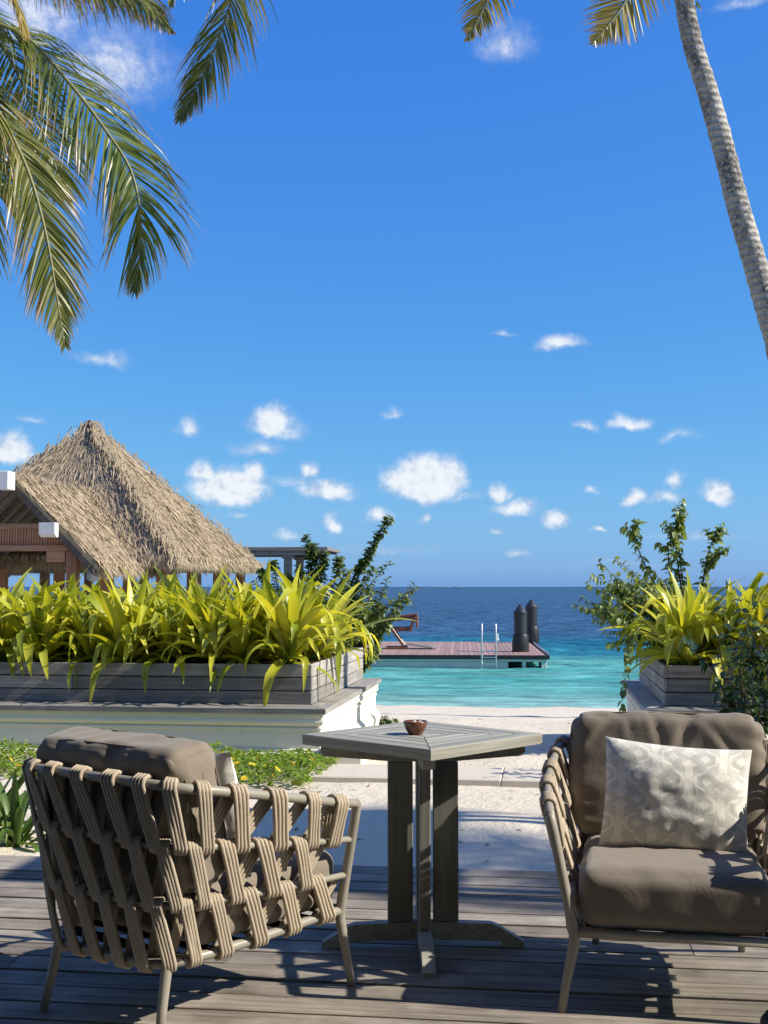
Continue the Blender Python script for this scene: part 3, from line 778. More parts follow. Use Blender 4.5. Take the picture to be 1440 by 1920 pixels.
def build_shrubs():
    # bougainvillea-like climber rising behind the right planter
    rr = random.Random(21)
    base = Vector((1.42, 12.35, .62))
    root = thing('climbing_shrub', 'loose twiggy shrub with three tall leafy shoots behind the right planter lilies', 'shrub', base)
    S = []
    for tip, mid in (((1280, 935), (1268, 1030)), ((1188, 972), (1205, 1050)), ((1352, 982), (1325, 1050)), ((1262, 990), (1255, 1070)), ((1352, 1030), (1322, 1075)), ((1270, 950), (1275, 1050))):
        S.append(([base, at(mid[0], mid[1], d=12.1), at(tip[0], tip[1], d=12)], .011, 1.35))
        for q_ in range(3):
            u = rr.uniform(.45, .85); p_ = S[-1][0][1].lerp(S[-1][0][2], u) if q_ == 0 else at(mid[0], mid[1], d=12.1).lerp(at(tip[0], tip[1], d=12), u)
            S.append(([p_, p_+Vector((rr.uniform(-.14, .14), rr.uniform(-.12, .12), rr.uniform(.04, .16)))], .004, 1.3))
    for tip in ((1078, 1132), (1095, 1095), (1125, 1052), (1150, 1045), (1085, 1120), (1110, 1160), (1125, 1185), (1140, 1205), (1160, 1140), (1180, 1080), (1215, 1060), (1130, 1110), (1140, 1075), (1175, 1180), (1155, 1215), (1200, 1110), (1105, 1075)):
        t_ = at(tip[0]+rr.uniform(-6, 6), tip[1], d=11.9+rr.uniform(-.5, .5))
        S += spray(rr, base+Vector((rr.uniform(-.15, .15), rr.uniform(-.2, .2), rr.uniform(0, .2))), t_, 7, .75, .008, dens=1.15)
    h = [at(1195, 1150, d=11.6), at(1180, 1210, d=11.5), at(1172, 1270, d=11.45), at(1166, 1330, d=11.45)]
    S.append((h, .004, .75)); S.append(([at(1205, 1130, d=11.7), at(1190, 1190, d=11.5), at(1178, 1245, d=11.5)], .004, .8))
    shrub(root, S, .08, .055, 'vine_leaf', 5, .021, droop=.95, size_j=.5)
    # dark shrubs beyond the left planter
    rr = random.Random(31)
    base = at(618, 1215, d=15.5); base.z = -.3
    root = thing('beach_shrub', 'dark leafy shrub with one long slanting branch behind the left planter end', 'shrub', base)
    S = []
    S.append(([base, at(655, 1110, d=15.3), at(690, 1040, d=15.2), at(731, 968, d=15.1)], .02, 2.6))
    S.append(([at(668, 1090, d=15.3), at(695, 1030, d=15.2), at(728, 975, d=15.1)], .012, 2.2))
    for tip, n in (((733, 1052), 5), ((728, 1082), 5), ((700, 1105), 4), ((640, 1048), 4), ((655, 1068), 4), ((778, 1098), 6), ((765, 1112), 5), ((745, 1140), 5), ((722, 1140), 5), ((742, 1150), 3), ((690, 1140), 4), ((670, 1100), 4), ((715, 1130), 5), ((705, 1065), 4), ((688, 1085), 4)):
        S += spray(rr, base+Vector((rr.uniform(-.1, .3), rr.uniform(-.2, .2), rr.uniform(.2, .7))), at(tip[0], tip[1], d=15.2+rr.uniform(-.6, .4)), n+2, .55, .012, dens=1.8)
    shrub(root, S, .105, .07, 'shrub_leaf', 6, .026)
    rr = random.Random(32)
    base = at(560, 1200, d=14.2); base.z = -.2
    root = thing('beach_shrub', 'upright shrub with narrow leafy spires between the thatched pavilion and the dark shrub', 'shrub', base)
    S = []
    for tip, mid in (((575, 1002), (578, 1080)), ((590, 1020), (590, 1090)), ((610, 1034), (600, 1095)), ((512, 1052), (520, 1100)), ((560, 1065), (562, 1110)), ((635, 1045), (625, 1100)), ((490, 1070), (500, 1110)), ((540, 1080), (545, 1120)), ((583, 1030), (583, 1085)), ((600, 1060), (596, 1100))):
        S.append(([base, at(mid[0], mid[1], d=14.1), at(tip[0], tip[1], d=14.)], .012, 2.4))
    for tip in ((480, 1085), (530, 1100), (620, 1100), (650, 1110), (600, 1120)):
        S += spray(rr, base+Vector((0, 0, .6)), at(tip[0], tip[1], d=14.1), 4, .7, .01, dens=1.2)
    shrub(root, S, .095, .062, 'shrub_leaf', 7, .026)
    # glossy dark shrub in front of the right planter
    rr = random.Random(41)
    base = at(1425, 1430, d=8.6); base.z = -.1
    root = thing('glossy_shrub', 'glossy dark green shrub in front of the right planter behind the armchair', 'shrub', base)
    S = [([base+Vector((-.1, 0, .2)), at(1345, 1270, d=8.6), at(1300, 1222, d=8.6), at(1280, 1190, d=8.6)], .009, .6)]
    for tip, n in (((1350, 1130), 2), ((1385, 1120), 2), ((1420, 1110), 2), ((1440, 1140), 3), ((1345, 1180), 3), ((1365, 1215), 3), ((1400, 1180), 3), ((1430, 1200), 3), ((1350, 1240), 3), ((1345, 1300), 3), ((1375, 1290), 3), ((1410, 1270), 3), ((1440, 1290), 3), ((1365, 1330), 3), ((1400, 1330), 3), ((1430, 1345), 3), ((1460, 1230), 3), ((1470, 1150), 3), ((1395, 1240), 3), ((1480, 1300), 3), ((1450, 1340), 3)):
        S += spray(rr, base+Vector((rr.uniform(-.1, .1), rr.uniform(-.1, .1), rr.uniform(.05, .3))), at(tip[0], tip[1], d=8.55+rr.uniform(-.25, .25)), n, .75, .007, dens=.9)
    shrub(root, S, .11, .048, 'dark_leaf', 8, .027, droop=.7)
    # small round bush on the beach
    rr = random.Random(51)
    base = at(722, 1362, d=13.6); base.z = sand_z(base.x, base.y)-.02
    root = thing('low_bush', 'small round green bush on the sand behind the left planter corner', 'bush', base)
    S = []
    for i in range(40):
        a, e = rr.uniform(0, 6.28), rr.uniform(.1, 1.5)
        S.append(([base, base+Vector((math.cos(a)*math.cos(e), math.sin(a)*math.cos(e), math.sin(e)*.75))*rr.uniform(.12, .2)], .004, 1.6))
    shrub(root, S, .05, .032, 'shrub_leaf', 9, .025, n_parts=0)
build_shrubs()

def build_cover():
    rr = random.Random(61)
    def bed(x0, x1, y0, y1, n, label):
        b = MB(); proto = [ovate(.042, .022, .3, .3) for _ in range(1)][0]
        PV = [Vector(v) for v in proto.v]; PF = proto.f
        for i in range(n):
            x = rr.uniform(x0, x1); y = y0+(y1-y0)*rr.random()
            ed = min(x-x0, x1-x, (y-y0)*1.2)+.12*noise.noise((x*3, y*3, 1.))
            if ed < .0 : continue
            top = .05+.1*min(1, max(0, ed)/.25)*(0.7+.6*noise.noise((x*2, y*2, 9.)))
            z = -.1+top*rr.random()**.6
            M = Matrix.Translation((x, y, z)) @ Matrix.Rotation(rr.uniform(0, 6.28), 4, 'Z') @ Matrix.Rotation(rr.uniform(-1.0, .35), 4, 'Y') @ Matrix.Rotation(rr.uniform(-.5, .5), 4, 'X') @ Matrix.Scale(rr.uniform(.65, 1.4), 4)
            b.add([M @ v for v in PV], PF, rr.random(), [.5]*len(PV))
        o = put('ground_cover', b, 'cover_leaf', smooth=True); tag(o, label, 'ground cover', None, 'stuff'); return o
    a = bed(-3.75, -1.58, 8.25, 9.46, 6500, 'low green creeper with yellow daisies along the foot of the left planter')
    c = bed(-6.6, -3.78, 8.35, 9.46, 6000, 'low green creeper at the far left foot of the planter wall')
    fm = MB()
    for k in range(9):
        an = k*6.283/9; d = Vector((math.cos(an), math.sin(an), .25)); q = Vector((-math.sin(an), math.cos(an), 0))
        fm.add([d*.003, d*.014+q*.006, d*.022, d*.014-q*.006], [(0, 1, 2, 3)])
    fm.lathe([(.001, .001), (.006, .004), (.004, .008), (.0005, .009)], 8); fme = fm.mesh('flower'); fme.materials.append(MATS['petal_yellow'])
    for px, py in ((398, 1424), (416, 1414), (406, 1438), (430, 1422), (473, 1434), (497, 1436), (520, 1443), (512, 1455), (458, 1460), (556, 1470), (582, 1443), (585, 1425), (444, 1432), (548, 1432), (484, 1421), (20, 1425), (34, 1436)):
        z = .06+.03*rr.random(); p = at(px, py, z=z)
        if p.y > 9.4: p = at(px, py, d=9.5)
        put('flower', fme, None, a if px > 100 else c, p, (rr.uniform(.2, .9), rr.uniform(-.4, .4), rr.uniform(0, 6)), rr.uniform(1.1, 1.6))
build_cover()

# ------------------------------------------------------------------ coconut palms
def frond(root, P, n=70, Lmax=.85, mat='palm_leaf', seed=0, hang=.55, roll=0.0, wd=.0195, sweep=.5, rad=.022, gapj=.0):
    """P: midrib points (world). leaflets both sides, drooping"""
    rr = random.Random(seed); pts = crom(P, n+1); fr = MB()
    base = root.location
    ribs = [(rad*(1-i/n)**.8+.004) for i in range(n+1)]
    rel = [p-base for p in pts]
    fr.tube(rel, ribs, 6)
    o = put('frond', fr, 'palm_rib', root, smooth=True)
    lf = MB()
    up = Vector((0, 0, 1)); total = n
    for i in range(2, n+1):
        u = i/n
        tg = (pts[min(i+1, n)]-pts[i-1]).normalized()
        sd = tg.cross(up)
        if sd.length < .15: sd = tg.cross(Vector((.3, -1, 0)))
        sd = (sd-tg*sd.dot(tg)).normalized()
        sd = Matrix.Rotation(roll*min(1, .35+u), 3, tg) @ sd
        nrm = sd.cross(tg).normalized()
        L = Lmax*(math.sin(math.pi*min(1, .16+.8*u))**.65)*(1-.55*max(0, u-.75)/.25)
        for s in (-1, 1):
            for rep in range(2):
                if rr.random() < gapj: continue
                l = L*rr.uniform(.8, 1.1); f = rr.random()
                d = (sd*s*rr.uniform(.8, 1.0)+tg*(sweep+.75*u)+nrm*rr.uniform(-.12, .22)); d.normalize()
                p = rel[i]-tg*(rr.random()*.5)*((pts[i]-pts[i-1]).length)
                w = wd*rr.uniform(.8, 1.15); V = []; T = []; g = hang*rr.uniform(.7, 1.35); k = 6
                q = p.copy()
                wv = tg*.9+nrm*rr.uniform(-.5, .5)
                for j in range(k+1):
                    v = j/k; ww = w*(1-v**2.2)*(.55+min(.45, v*3))*.5+.0012
                    a = (wv-d*wv.dot(d)).normalized()
                    V += [q-a*ww, q+a*ww]; T += [v, v]
                    q = q+d*(l/k); d = (d+Vector((0, 0, -1))*g*(.12+.5*v*v+.12*v)).normalized()
                lf.add(V, [(2*j, 2*j+1, 2*j+3, 2*j+2) for j in range(k)], f, T)
    put('leaflets', lf, mat, o, kind='stuff')
    return o
def trunk(root, P, r0, r1, n=90):
    pts = crom(P, n+1); b = MB(); base = root.location; rr = random.Random(9)
    rads = [(r0+(r1-r0)*(i/n)**.8)*(1+.35*max(0, 1-i/n*9)**2)*(1+(.035 if i % 2 else -.02)+rr.uniform(-.02, .02)) for i in range(n+1)]
    b.tube([p-base for p in pts], rads, 18)
    return put('trunk', b, 'palm_trunk', root, smooth=True)
def ring_fronds(root, K, n, seed, L=3.9, skip=(), e_lo=-.1, e_hi=1.0, mat='palm_leaf', a0=0.0):
    rr = random.Random(seed)
    for i in range(n):
        a = a0+i*2.39996
        if any(abs((a-s+math.pi) % (2*math.pi)-math.pi) < w for s, w in skip): continue
        e = e_lo+(e_hi-e_lo)*((i*.618) % 1); l = L*rr.uniform(.85, 1.1)
        h = Vector((math.cos(a), math.sin(a), 0))
        P = [K, K+h*l*.3*math.cos(e)+Vector((0, 0, l*.3*math.sin(e))), K+h*l*(.4+.28*math.cos(e))+Vector((0, 0, l*(.42*math.sin(e)-.12))), K+h*l*(.55+.36*math.cos(e))+Vector((0, 0, l*(.35*math.sin(e)-.5)))]
        frond(root, P, 46, .8, mat, seed*31+i, .6)
def build_palms():
    D = 11.0
    # right palm, trunk in view
    tr = [(1283, 0), (1299, 83), (1329, 179), (1358, 283), (1384, 387), (1415, 492), (1441, 583), (1464, 667)]
    P = [at(x, y, d=D) for x, y in tr]
    low = [Vector((P[-1].x+.22, P[-1].y+.03, 2.0)), Vector((P[-1].x+.40, P[-1].y+.05, 1.0)), Vector((P[-1].x+.52, P[-1].y+.05, -.3))]
    K = at(1236, -330, d=D)
    P = [K, at(1262, -150, d=D)]+P+low; P.reverse()
    root = thing('palm_tree', 'leaning coconut palm with grey ringed trunk at the right edge', 'palm tree', (P[0].x, P[0].y, -.1), group='coconut palms')
    trunk(root, P, .135, .078)
    frond(root, [K, at(1120, -330, d=D-.3), at(990, -160, d=D-.6), at(920, -10, d=D-.8), at(878, 74, d=D-.9)], 54, .45, 'palm_leaf_yellow', 71, .3, roll=R(-50), rad=.02)
    frond(root, [K, at(1262, -230, d=D-.6), at(1225, -90, d=D-.9), at(1165, 15, d=D-1.), at(1113, 80, d=D-1.05)], 54, .46, 'palm_leaf_yellow', 72, .12, roll=R(-75), rad=.02)
    ring_fronds(root, K, 13, 5, 3.2, skip=((-1.57, .75), (2.9, .7)), e_lo=.45, e_hi=1.15, a0=.4)
    right = root
    # left palm, crown at the upper left, trunk out of the frame
    K = at(-190, -130, d=D); B0 = Vector((K.x-.9, K.y+.3, -.1))
    root = thing('palm_tree', 'coconut palm whose long drooping fronds hang into the upper left', 'palm tree', B0, group='coconut palms')
    trunk(root, [B0+Vector((0, 0, -.2)), B0+Vector((.1, 0, 2)), Vector((K.x-.25, K.y, K.z*.7)), K], .15, .09)
    F = lambda L, dd=0.0: [at(x, y, d=D+dd) for x, y in L]
    frond(root, [K]+F([(-40, 20), (50, 70), (125, 150), (195, 240), (245, 320), (264, 410), (262, 480), (254, 545)], -.3), 124, .9, 'palm_leaf', 81, .72, roll=R(58), rad=.019, gapj=.18)
    frond(root, [K]+F([(-70, 120), (0, 215), (52, 320), (84, 430), (104, 540), (121, 648)], -.9), 108, .72, 'palm_leaf_mid', 82, .42, roll=R(60), sweep=.95, rad=.019, gapj=.15)
    frond(root, [K]+F([(-60, 10), (15, 105), (60, 200), (100, 300), (120, 370)], .3), 70, .9, 'palm_leaf', 83, .8, roll=R(50), rad=.018)
    frond(root, [K]+F([(-120, 60), (-60, 200), (-30, 330), (-25, 450), (-30, 560)], -.2), 70, .85, 'palm_leaf', 84, .5, roll=R(50), sweep=.8, rad=.018)
    frond(root, [K]+F([(0, -330), (220, -380), (400, -220), (442, -60), (414, 60), (376, 150), (338, 224)], .5), 120, .82, 'palm_leaf_mid', 85, .7, roll=R(-58), rad=.018, gapj=.15)
    frond(root, [K]+F([(-60, -90), (60, -55), (160, -28), (250, -6), (318, 55)], .2), 96, .74, 'palm_leaf_mid', 86, 1.3, roll=R(35), rad=.022)
    frond(root, [K]+F([(-90, -110), (-10, -60), (30, 10), (45, 70)], -.6), 50, .4, 'palm_leaf_yellow', 87, .8, rad=.02)
    frond(root, [K]+F([(-20, -300), (160, -300), (300, -170), (330, -60), (318, 5)], 1.0), 70, .6, 'palm_leaf', 88, 1.1, rad=.022)
    ring_fronds(root, K, 11, 6, 3.4, skip=((0.0, 1.15), (-1.57, .6)), e_lo=.0, e_hi=1.0, a0=.2)
    # palms out of the frame to the right: their shade falls on the sand
    B0 = Vector((9.75, 5.75, sand_z(9.75, 5.75)))
    r_ = thing('palm_tree', 'coconut palm standing beyond the right edge, level with the deck', 'palm tree', B0, group='coconut palms')
    K = B0+Vector((-.1, .1, 6.6))
    trunk(r_, [B0+Vector((0, 0, -.2)), B0+Vector((.05, .05, 2.6)), K], .14, .09)
    ring_fronds(r_, K, 11, 15, 2.3, e_lo=-.2, e_hi=1.1, a0=2.1)
    x, y = 3.9, 17.6; B0 = Vector((x, y, sand_z(x, y)))
    r_ = thing('palm_tree', 'tall coconut palm on the upper beach beyond the right edge', 'palm tree', B0, group='coconut palms')
    K = B0+Vector((1.7, .2, 12.6))
    trunk(r_, [B0+Vector((0, 0, -.2)), B0+Vector((.2, .05, 4)), B0+Vector((.8, .1, 8.5)), K], .17, .1)
    ring_fronds(r_, K, 15, 17, 3.2, e_lo=-.1, e_hi=1.1, a0=.6)
build_palms()

# unseen canopy added off to the right to shade the sand behind the table
def build_canopy():
    x0, x1, y0, y1, h = 2.05, 4.05, 4.85, 7.2, 3.2
    root = thing('added_shade_canopy', 'unseen flat canopy on four posts, added beyond the right edge to shade the sand', 'canopy', (0, 0, 0))
    b = MB(); b.box(x0, y0, h, x1, y1, h+.03, .008); put('canvas_top', b, 'canvas', root)
    for x in (x0+.1, x1-.1):
        for y in (y0+.1, y1-.1):
            b = MB(); b.box(x-.035, y-.035, -.15, x+.035, y+.035, h-.002, .006); put('post', b, 'grey_timber', root)
    b = MB(); b.box(x0-.03, y0-.03, h-.06, x1+.03, y0, h+.035, .004); b.box(x0-.03, y1, h-.06, x1+.03, y1+.03, h+.035, .004); put('edge_beam', b, 'grey_timber', root)
build_canopy()

# ------------------------------------------------------------------ thatched pavilion
def thatch(b, rr, A, B, C, Dn, rows, per, L, w, lift=.05, edge_hang=False):
    """blades over the quad A(eave left) B(eave right) C(top right) D(top left), pointing down the slope"""
    A, B, C, Dn = map(Vector, (A, B, C, Dn)); nrm = (B-A).cross(Dn-A)
    if nrm.length < 1e-6: nrm = (B-A).cross(C-A)
    nrm.normalize()
    for i in range(rows):
        v = (i+.5)/rows; l0, r0 = A.lerp(Dn, v), B.lerp(C, v); ln = (r0-l0).length
        n = max(1, int(per*ln))
        for k in range(n):
            u = rr.random(); vv = min(.999, max(0, v+rr.uniform(-.6, .6)/rows))
            p = A.lerp(Dn, vv).lerp(B.lerp(C, vv), u)
            up = (Dn.lerp(C, u)-A.lerp(B, u)).normalized(); sd = up.cross(nrm)
            d = (-up+sd*rr.gauss(0, .12)+nrm*rr.uniform(-.02, .07)); d.normalize()
            l = L*rr.uniform(.6, 1.25); ww = w*rr.uniform(.6, 1.5)
            q = p+nrm*rr.uniform(.0, lift)
            side = (sd+nrm*rr.uniform(-.6, .6)).normalized()*ww*.5
            m = q+d*l*.55+nrm*rr.uniform(-.01, .02); e = q+d*l+Vector((0, 0, -.03-.04*rr.random()))
            f = rr.random()
            b.add([q-side, q+side, m-side*.9, m+side*.9, e], [(0, 1, 3, 2), (2, 3, 4)], f, [0, 0, .5, .5, 1])
def fringe(b, rr, A, B, n, L, w):
    A, B = Vector(A), Vector(B); ax = (B-A).normalized(); out = Vector((ax.y, -ax.x, 0))
    for i in range(n):
        p = A.lerp(B, rr.random())+Vector((0, 0, rr.uniform(-.02, .1)))+out*rr.uniform(-.12, .1); l = L*rr.uniform(.5, 1.4)
        s = (ax+out*rr.uniform(-.5, .5)).normalized()*w*rr.uniform(.6, 1.4)*.5
        e = p+Vector((0, 0, -l))+out*rr.uniform(-.03, .08)+ax*rr.gauss(0, .05)
        b.add([p-s, p+s, e], [(0, 1, 2)], rr.random(), [.2, .2, 1])
def build_pavilion():
    rr = random.Random(77)
    base_z = -.85
    cx, cy = -11.05, 29.3; ex0, ex1, ey0, ey1, ez = -14.3, -7.86, 25.36, 33.3, 1.86
    ap = Vector((-11.05, 28.7, 5.24))
    root = thing('thatched_pavilion', 'open timber pavilion with steep thatched hip roof and gabled porch on the beach', 'pavilion', (0, 0, 0))
    c = [Vector((ex0, ey0, ez)), Vector((ex1, ey0, ez)), Vector((ex1, ey1, ez)), Vector((ex0, ey1, ez))]
    # roof shell: outer skin and underside
    b = MB(); dn = Vector((0, 0, -.22))
    cv = [q+dn*.2 for q in c]
    b.add(cv+[ap+Vector((0, 0, -.06))], [(0, 1, 4), (1, 2, 4), (2, 3, 4), (3, 0, 4)])
    b.add([q+dn for q in c]+[ap+dn*1.4], [(4, 1, 0), (4, 2, 1), (4, 3, 2), (4, 0, 3)])
    b.add(cv+[q+dn for q in c], [(0, 4, 5, 1), (1, 5, 6, 2), (2, 6, 7, 3), (3, 7, 4, 0)])
    roof = put('roof', b, 'thatch_blade', root)
    t = MB()
    for i in range(4):
        A, B = c[i], c[(i+1) % 4]
        dense = i in (0, 1)
        thatch(t, rr, A, B, ap, ap, 70 if dense else 24, 34 if dense else 9, .36, .016, .04)
        fringe(t, rr, A, B, 2600 if dense else 1200, .27, .024)
    for i in (0, 1, 2, 3):      # hip ridges
        A = c[i]; n = 1300 if i == 1 else 300
        for k in range(n):
            u = rr.random(); p = A.lerp(ap, u)+Vector((rr.gauss(0, .09), rr.gauss(0, .09), .06+.05*rr.random()))
            d = Vector((rr.gauss(0, .5), rr.gauss(0, .5), -1)).normalized()+(A-ap).normalized()*.7; d.normalize()
            s = d.orthogonal().normalized()*.016; l = rr.uniform(.18, .42)
            t.add([p-s, p+s, p+d*l], [(0, 1, 2)], rr.random()*.4, [0, 0, .4])
    va, vb = Vector((-10.42, 26.92, 3.5)), Vector((-8.78, 25.36, 1.92))      # rough valley where the porch roof runs in
    for k in range(700):
        p = va.lerp(vb, rr.random())+Vector((rr.gauss(0, .13), rr.gauss(0, .1), .02+.06*rr.random()))
        d = Vector((rr.gauss(.1, .6), rr.gauss(-.3, .5), -.8)).normalized(); sd = d.orthogonal().normalized()*.012
        t.add([p-sd, p+sd, p+d*rr.uniform(.15, .4)], [(0, 1, 2)], rr.random()*.35, [0, 0, .5])
    put('thatch', t, 'thatch_blade', roof, kind='stuff')
    bt = MB(); bt.lathe([(.12, 5.1), (.1, 5.25), (.05, 5.33), (.01, 5.34)], 8, ap.x, ap.y); put('finial', bt, 'dark_rafter', roof)
    # gabled porch
    rx, rz, py0, py1 = -10.42, 3.44, 22.85, 27.6
    hw, pe = 1.82, 1.68
    proof = thing('porch_roof', None, None); proof.parent = root
    b = MB(); th = .16
    for s in (1, -1):
        V = [(rx+s*hw, py0, pe), (rx+s*hw, py1, pe), (rx, py1, rz), (rx, py0, rz)]
        V2 = [(x, y, z-th) for x, y, z in V]; fs = [(0, 1, 2, 3), (7, 6, 5, 4), (0, 3, 7, 4), (0, 4, 5, 1)]
        b.add(V+V2, fs if s == 1 else [f[::-1] for f in fs])
    put('roof_shell', b, 'thatch_blade', proof)
    t = MB()
    for s in (1, -1):
        A, B, C, Dq = (rx+s*hw, py0, pe), (rx+s*hw, py1, pe), (rx, py1, rz), (rx, py0, rz)
        if s == 1: thatch(t, rr, A, B, C, Dq, 56, 36, .36, .016, .04); fringe(t, rr, A, B, 1700, .26, .024)
        else: thatch(t, rr, B, A, Dq, C, 24, 10, .34, .028, .07); fringe(t, rr, B, A, 400, .2, .03)
    for k in range(260):
        p = Vector((rx+rr.gauss(0, .1), rr.uniform(py0, py1), rz+.05+.05*rr.random())); d = Vector((rr.choice((-1, 1))*.7, rr.gauss(0, .3), -.7)); s = Vector((0, .018, 0))
        t.add([p-s, p+s, p+d*rr.uniform(.2, .4)], [(0, 1, 2)], rr.random(), [0, 0, .6])
    put('thatch', t, 'thatch_blade', proof, kind='stuff')
    def barge(s):
        mb = MB(); mb.beam((rx, py0+.02, rz-.16), (rx+s*(hw-.03), py0+.02, pe-.17), .05, .12, 0, (0, 0, 1)); return mb
    for s in (1, -1): put('barge_board', barge(s), 'dark_rafter', root)
    mb = MB(); mb.box(rx-.12, py0-.35, rz-.3, rx+.12, py0-.02, rz+.06, .01); put('ridge_beam_end', mb, 'white_paint', root)
    # rafters seen inside the gable
    for k in range(7):
        y = py0+.35+k*.55
        for s in (1, -1):
            mb = MB(); mb.beam((rx, y, rz-.24), (rx+s*(hw-.1), y, pe-.20), .07, .1); put('rafter', mb, 'grey_timber', root)
    # front beam, slatted panel and white bracket
    zb0, zb1 = 1.98, 2.42; yb = py0+.15
    mb = MB(); mb.box(rx-1.6, yb-.04, zb0-.02, rx+1.18, yb+.1, zb0+.1, .008); put('lower_beam', mb, 'teak_beam', root)
    mb = MB(); mb.box(rx-1.3, yb-.02, zb1-.02, rx+.95, yb+.08, zb1+.08, .0045); put('upper_beam', mb, 'teak_beam', root)
    mb = MB(); x = rx-1.5
    while x < rx+1.3:
        top = min(zb1-.021, pe+(hw-abs(x-rx))*(rz-pe)/hw-.28)
        if top > zb0+.13: mb.box(x, yb+rr.uniform(0, .012), zb0+.1005, x+.042, yb+.05, top)
        x += .056
    put('slat', mb, 'teak', root, kind='stuff')
    mb = MB(); mb.prism([(yb-.36, 2.28), (yb-.36, 2.5), (yb-.03, 2.5), (yb-.03, 2.3), (yb-.1, 2.22), (yb-.26, 2.22)], rx+.7, rx+1.02); put('bracket_end', mb, 'white_paint', root)
    mb = MB(); mb.prism([(yb-.02, 1.74), (yb-.02, 1.955), (yb+.09, 1.955), (yb+.09, 1.74)], rx+.72, rx+1.1); put('corbel', mb, 'teak_beam', root)
    # posts
    def post(x, y, w, zt, mt='teak'):
        mb = MB(); mb.box(-w/2, -w/2, base_z, w/2, w/2, zt, .008); put('post', mb, mt, root, (x, y, 0))
    post(rx+1.24, yb+.05, .21, 1.958); post(rx-1.24, yb+.05, .21, 1.958)
    post(rx+1.35, yb+1.6, .26, 1.66); post(rx-1.3, yb+2.4, .2, 1.66); post(rx+.05, py0+5.4, .2, 2.0); post(rx-.35, py0+3.4, .2, 2.0)
    for y in (25.9, 28.2, 30.5, 32.8): post(ex1-.42, y, .22, 1.98)
    for y in (25.9, 29.3, 32.8): post(ex0+.42, y, .22, 1.98)
    for x in (-12.6, -11.0, -9.5): post(x, ey1-.5, .2, 1.98); 
    post(-9.0, ey0+.5, .24, 1.98)
    for y in (25.95, 32.75):
        mb = MB(); mb.box(ex0+.4, y-.07, 1.72, ex1-.4, y+.07, 1.9); put('tie_beam', mb, 'dark_rafter', root)
    # clear rolled blind bundle beside the porch post
    mb = MB(); mb.lathe([(.05, 1.36), (.12, 1.4), (.14, 1.5), (.13, 1.62), (.06, 1.7)], 12, rx+1.52, yb+.4); put('rolled_blind', mb, 'plastic_clear', root, smooth=True)
    # floor
    mb = MB(); mb.box(ex0-.3, py0-.4, base_z-.12, ex1+.3, ey1+.3, base_z, .01); put('floor', mb, 'grey_timber', root)
    for x in (-13.8, -11.8, -9.8, -8.2):
        for y in (23, 26, 29, 33):
            mb = MB(); mb.box(x-.1, y-.1, -2.2, x+.1, y+.1, base_z-.121); put('stilt', mb, 'grey_timber', root)
    # a long lounge rail between the right hand posts
    mb = MB(); mb.beam((ex1-.42, 26.05, .25), (ex1-.42, 32.7, .25), .06, .08); mb.beam((ex1-.42, 26.05, -.3), (ex1-.42, 32.7, -.3), .05, .05); put('hand_rail', mb, 'teak_beam', root)
build_pavilion()

def build_shelter():
    a = at(455, 1030, d=43); z = a.z
    root = thing('pier_shelter', 'flat roofed grey timber shelter on paired posts behind the thatched pavilion', 'shelter', (a.x, a.y, 0), R(2))
    mb = MB(); mb.box(-1.2, 0, z-.05, 3.0, 3.4, z+.08, .01); put('roof', mb, 'grey_timber', root)
    mb = MB(); mb.box(-1.1, .1, z-.2, 2.35, .25, z-.051); mb.box(-1.1, 3.0, z-.2, 2.35, 3.15, z-.051); put('roof_beam', mb, 'grey_timber', root)
    mb = MB()
    for k in range(7): mb.box(-.9+k*.62, .0, z-.12, -.84+k*.62, 3.3, z-.0505)
    put('joist', mb, 'dark_rafter', root)
    for x, y in ((1.55, .35), (1.55, 2.9), (-.7, .35), (-.7, 2.9)):
        mb = MB(); mb.box(x-.13, y-.13, -1.8, x+.13, y+.13, z-.32, .01); put('post', mb, 'grey_timber', root)
        mb = MB(); mb.box(x-.2, y-.2, z-.319, x+.2, y+.2, z-.201, .01); put('post_head', mb, 'grey_timber', root)
build_shelter()

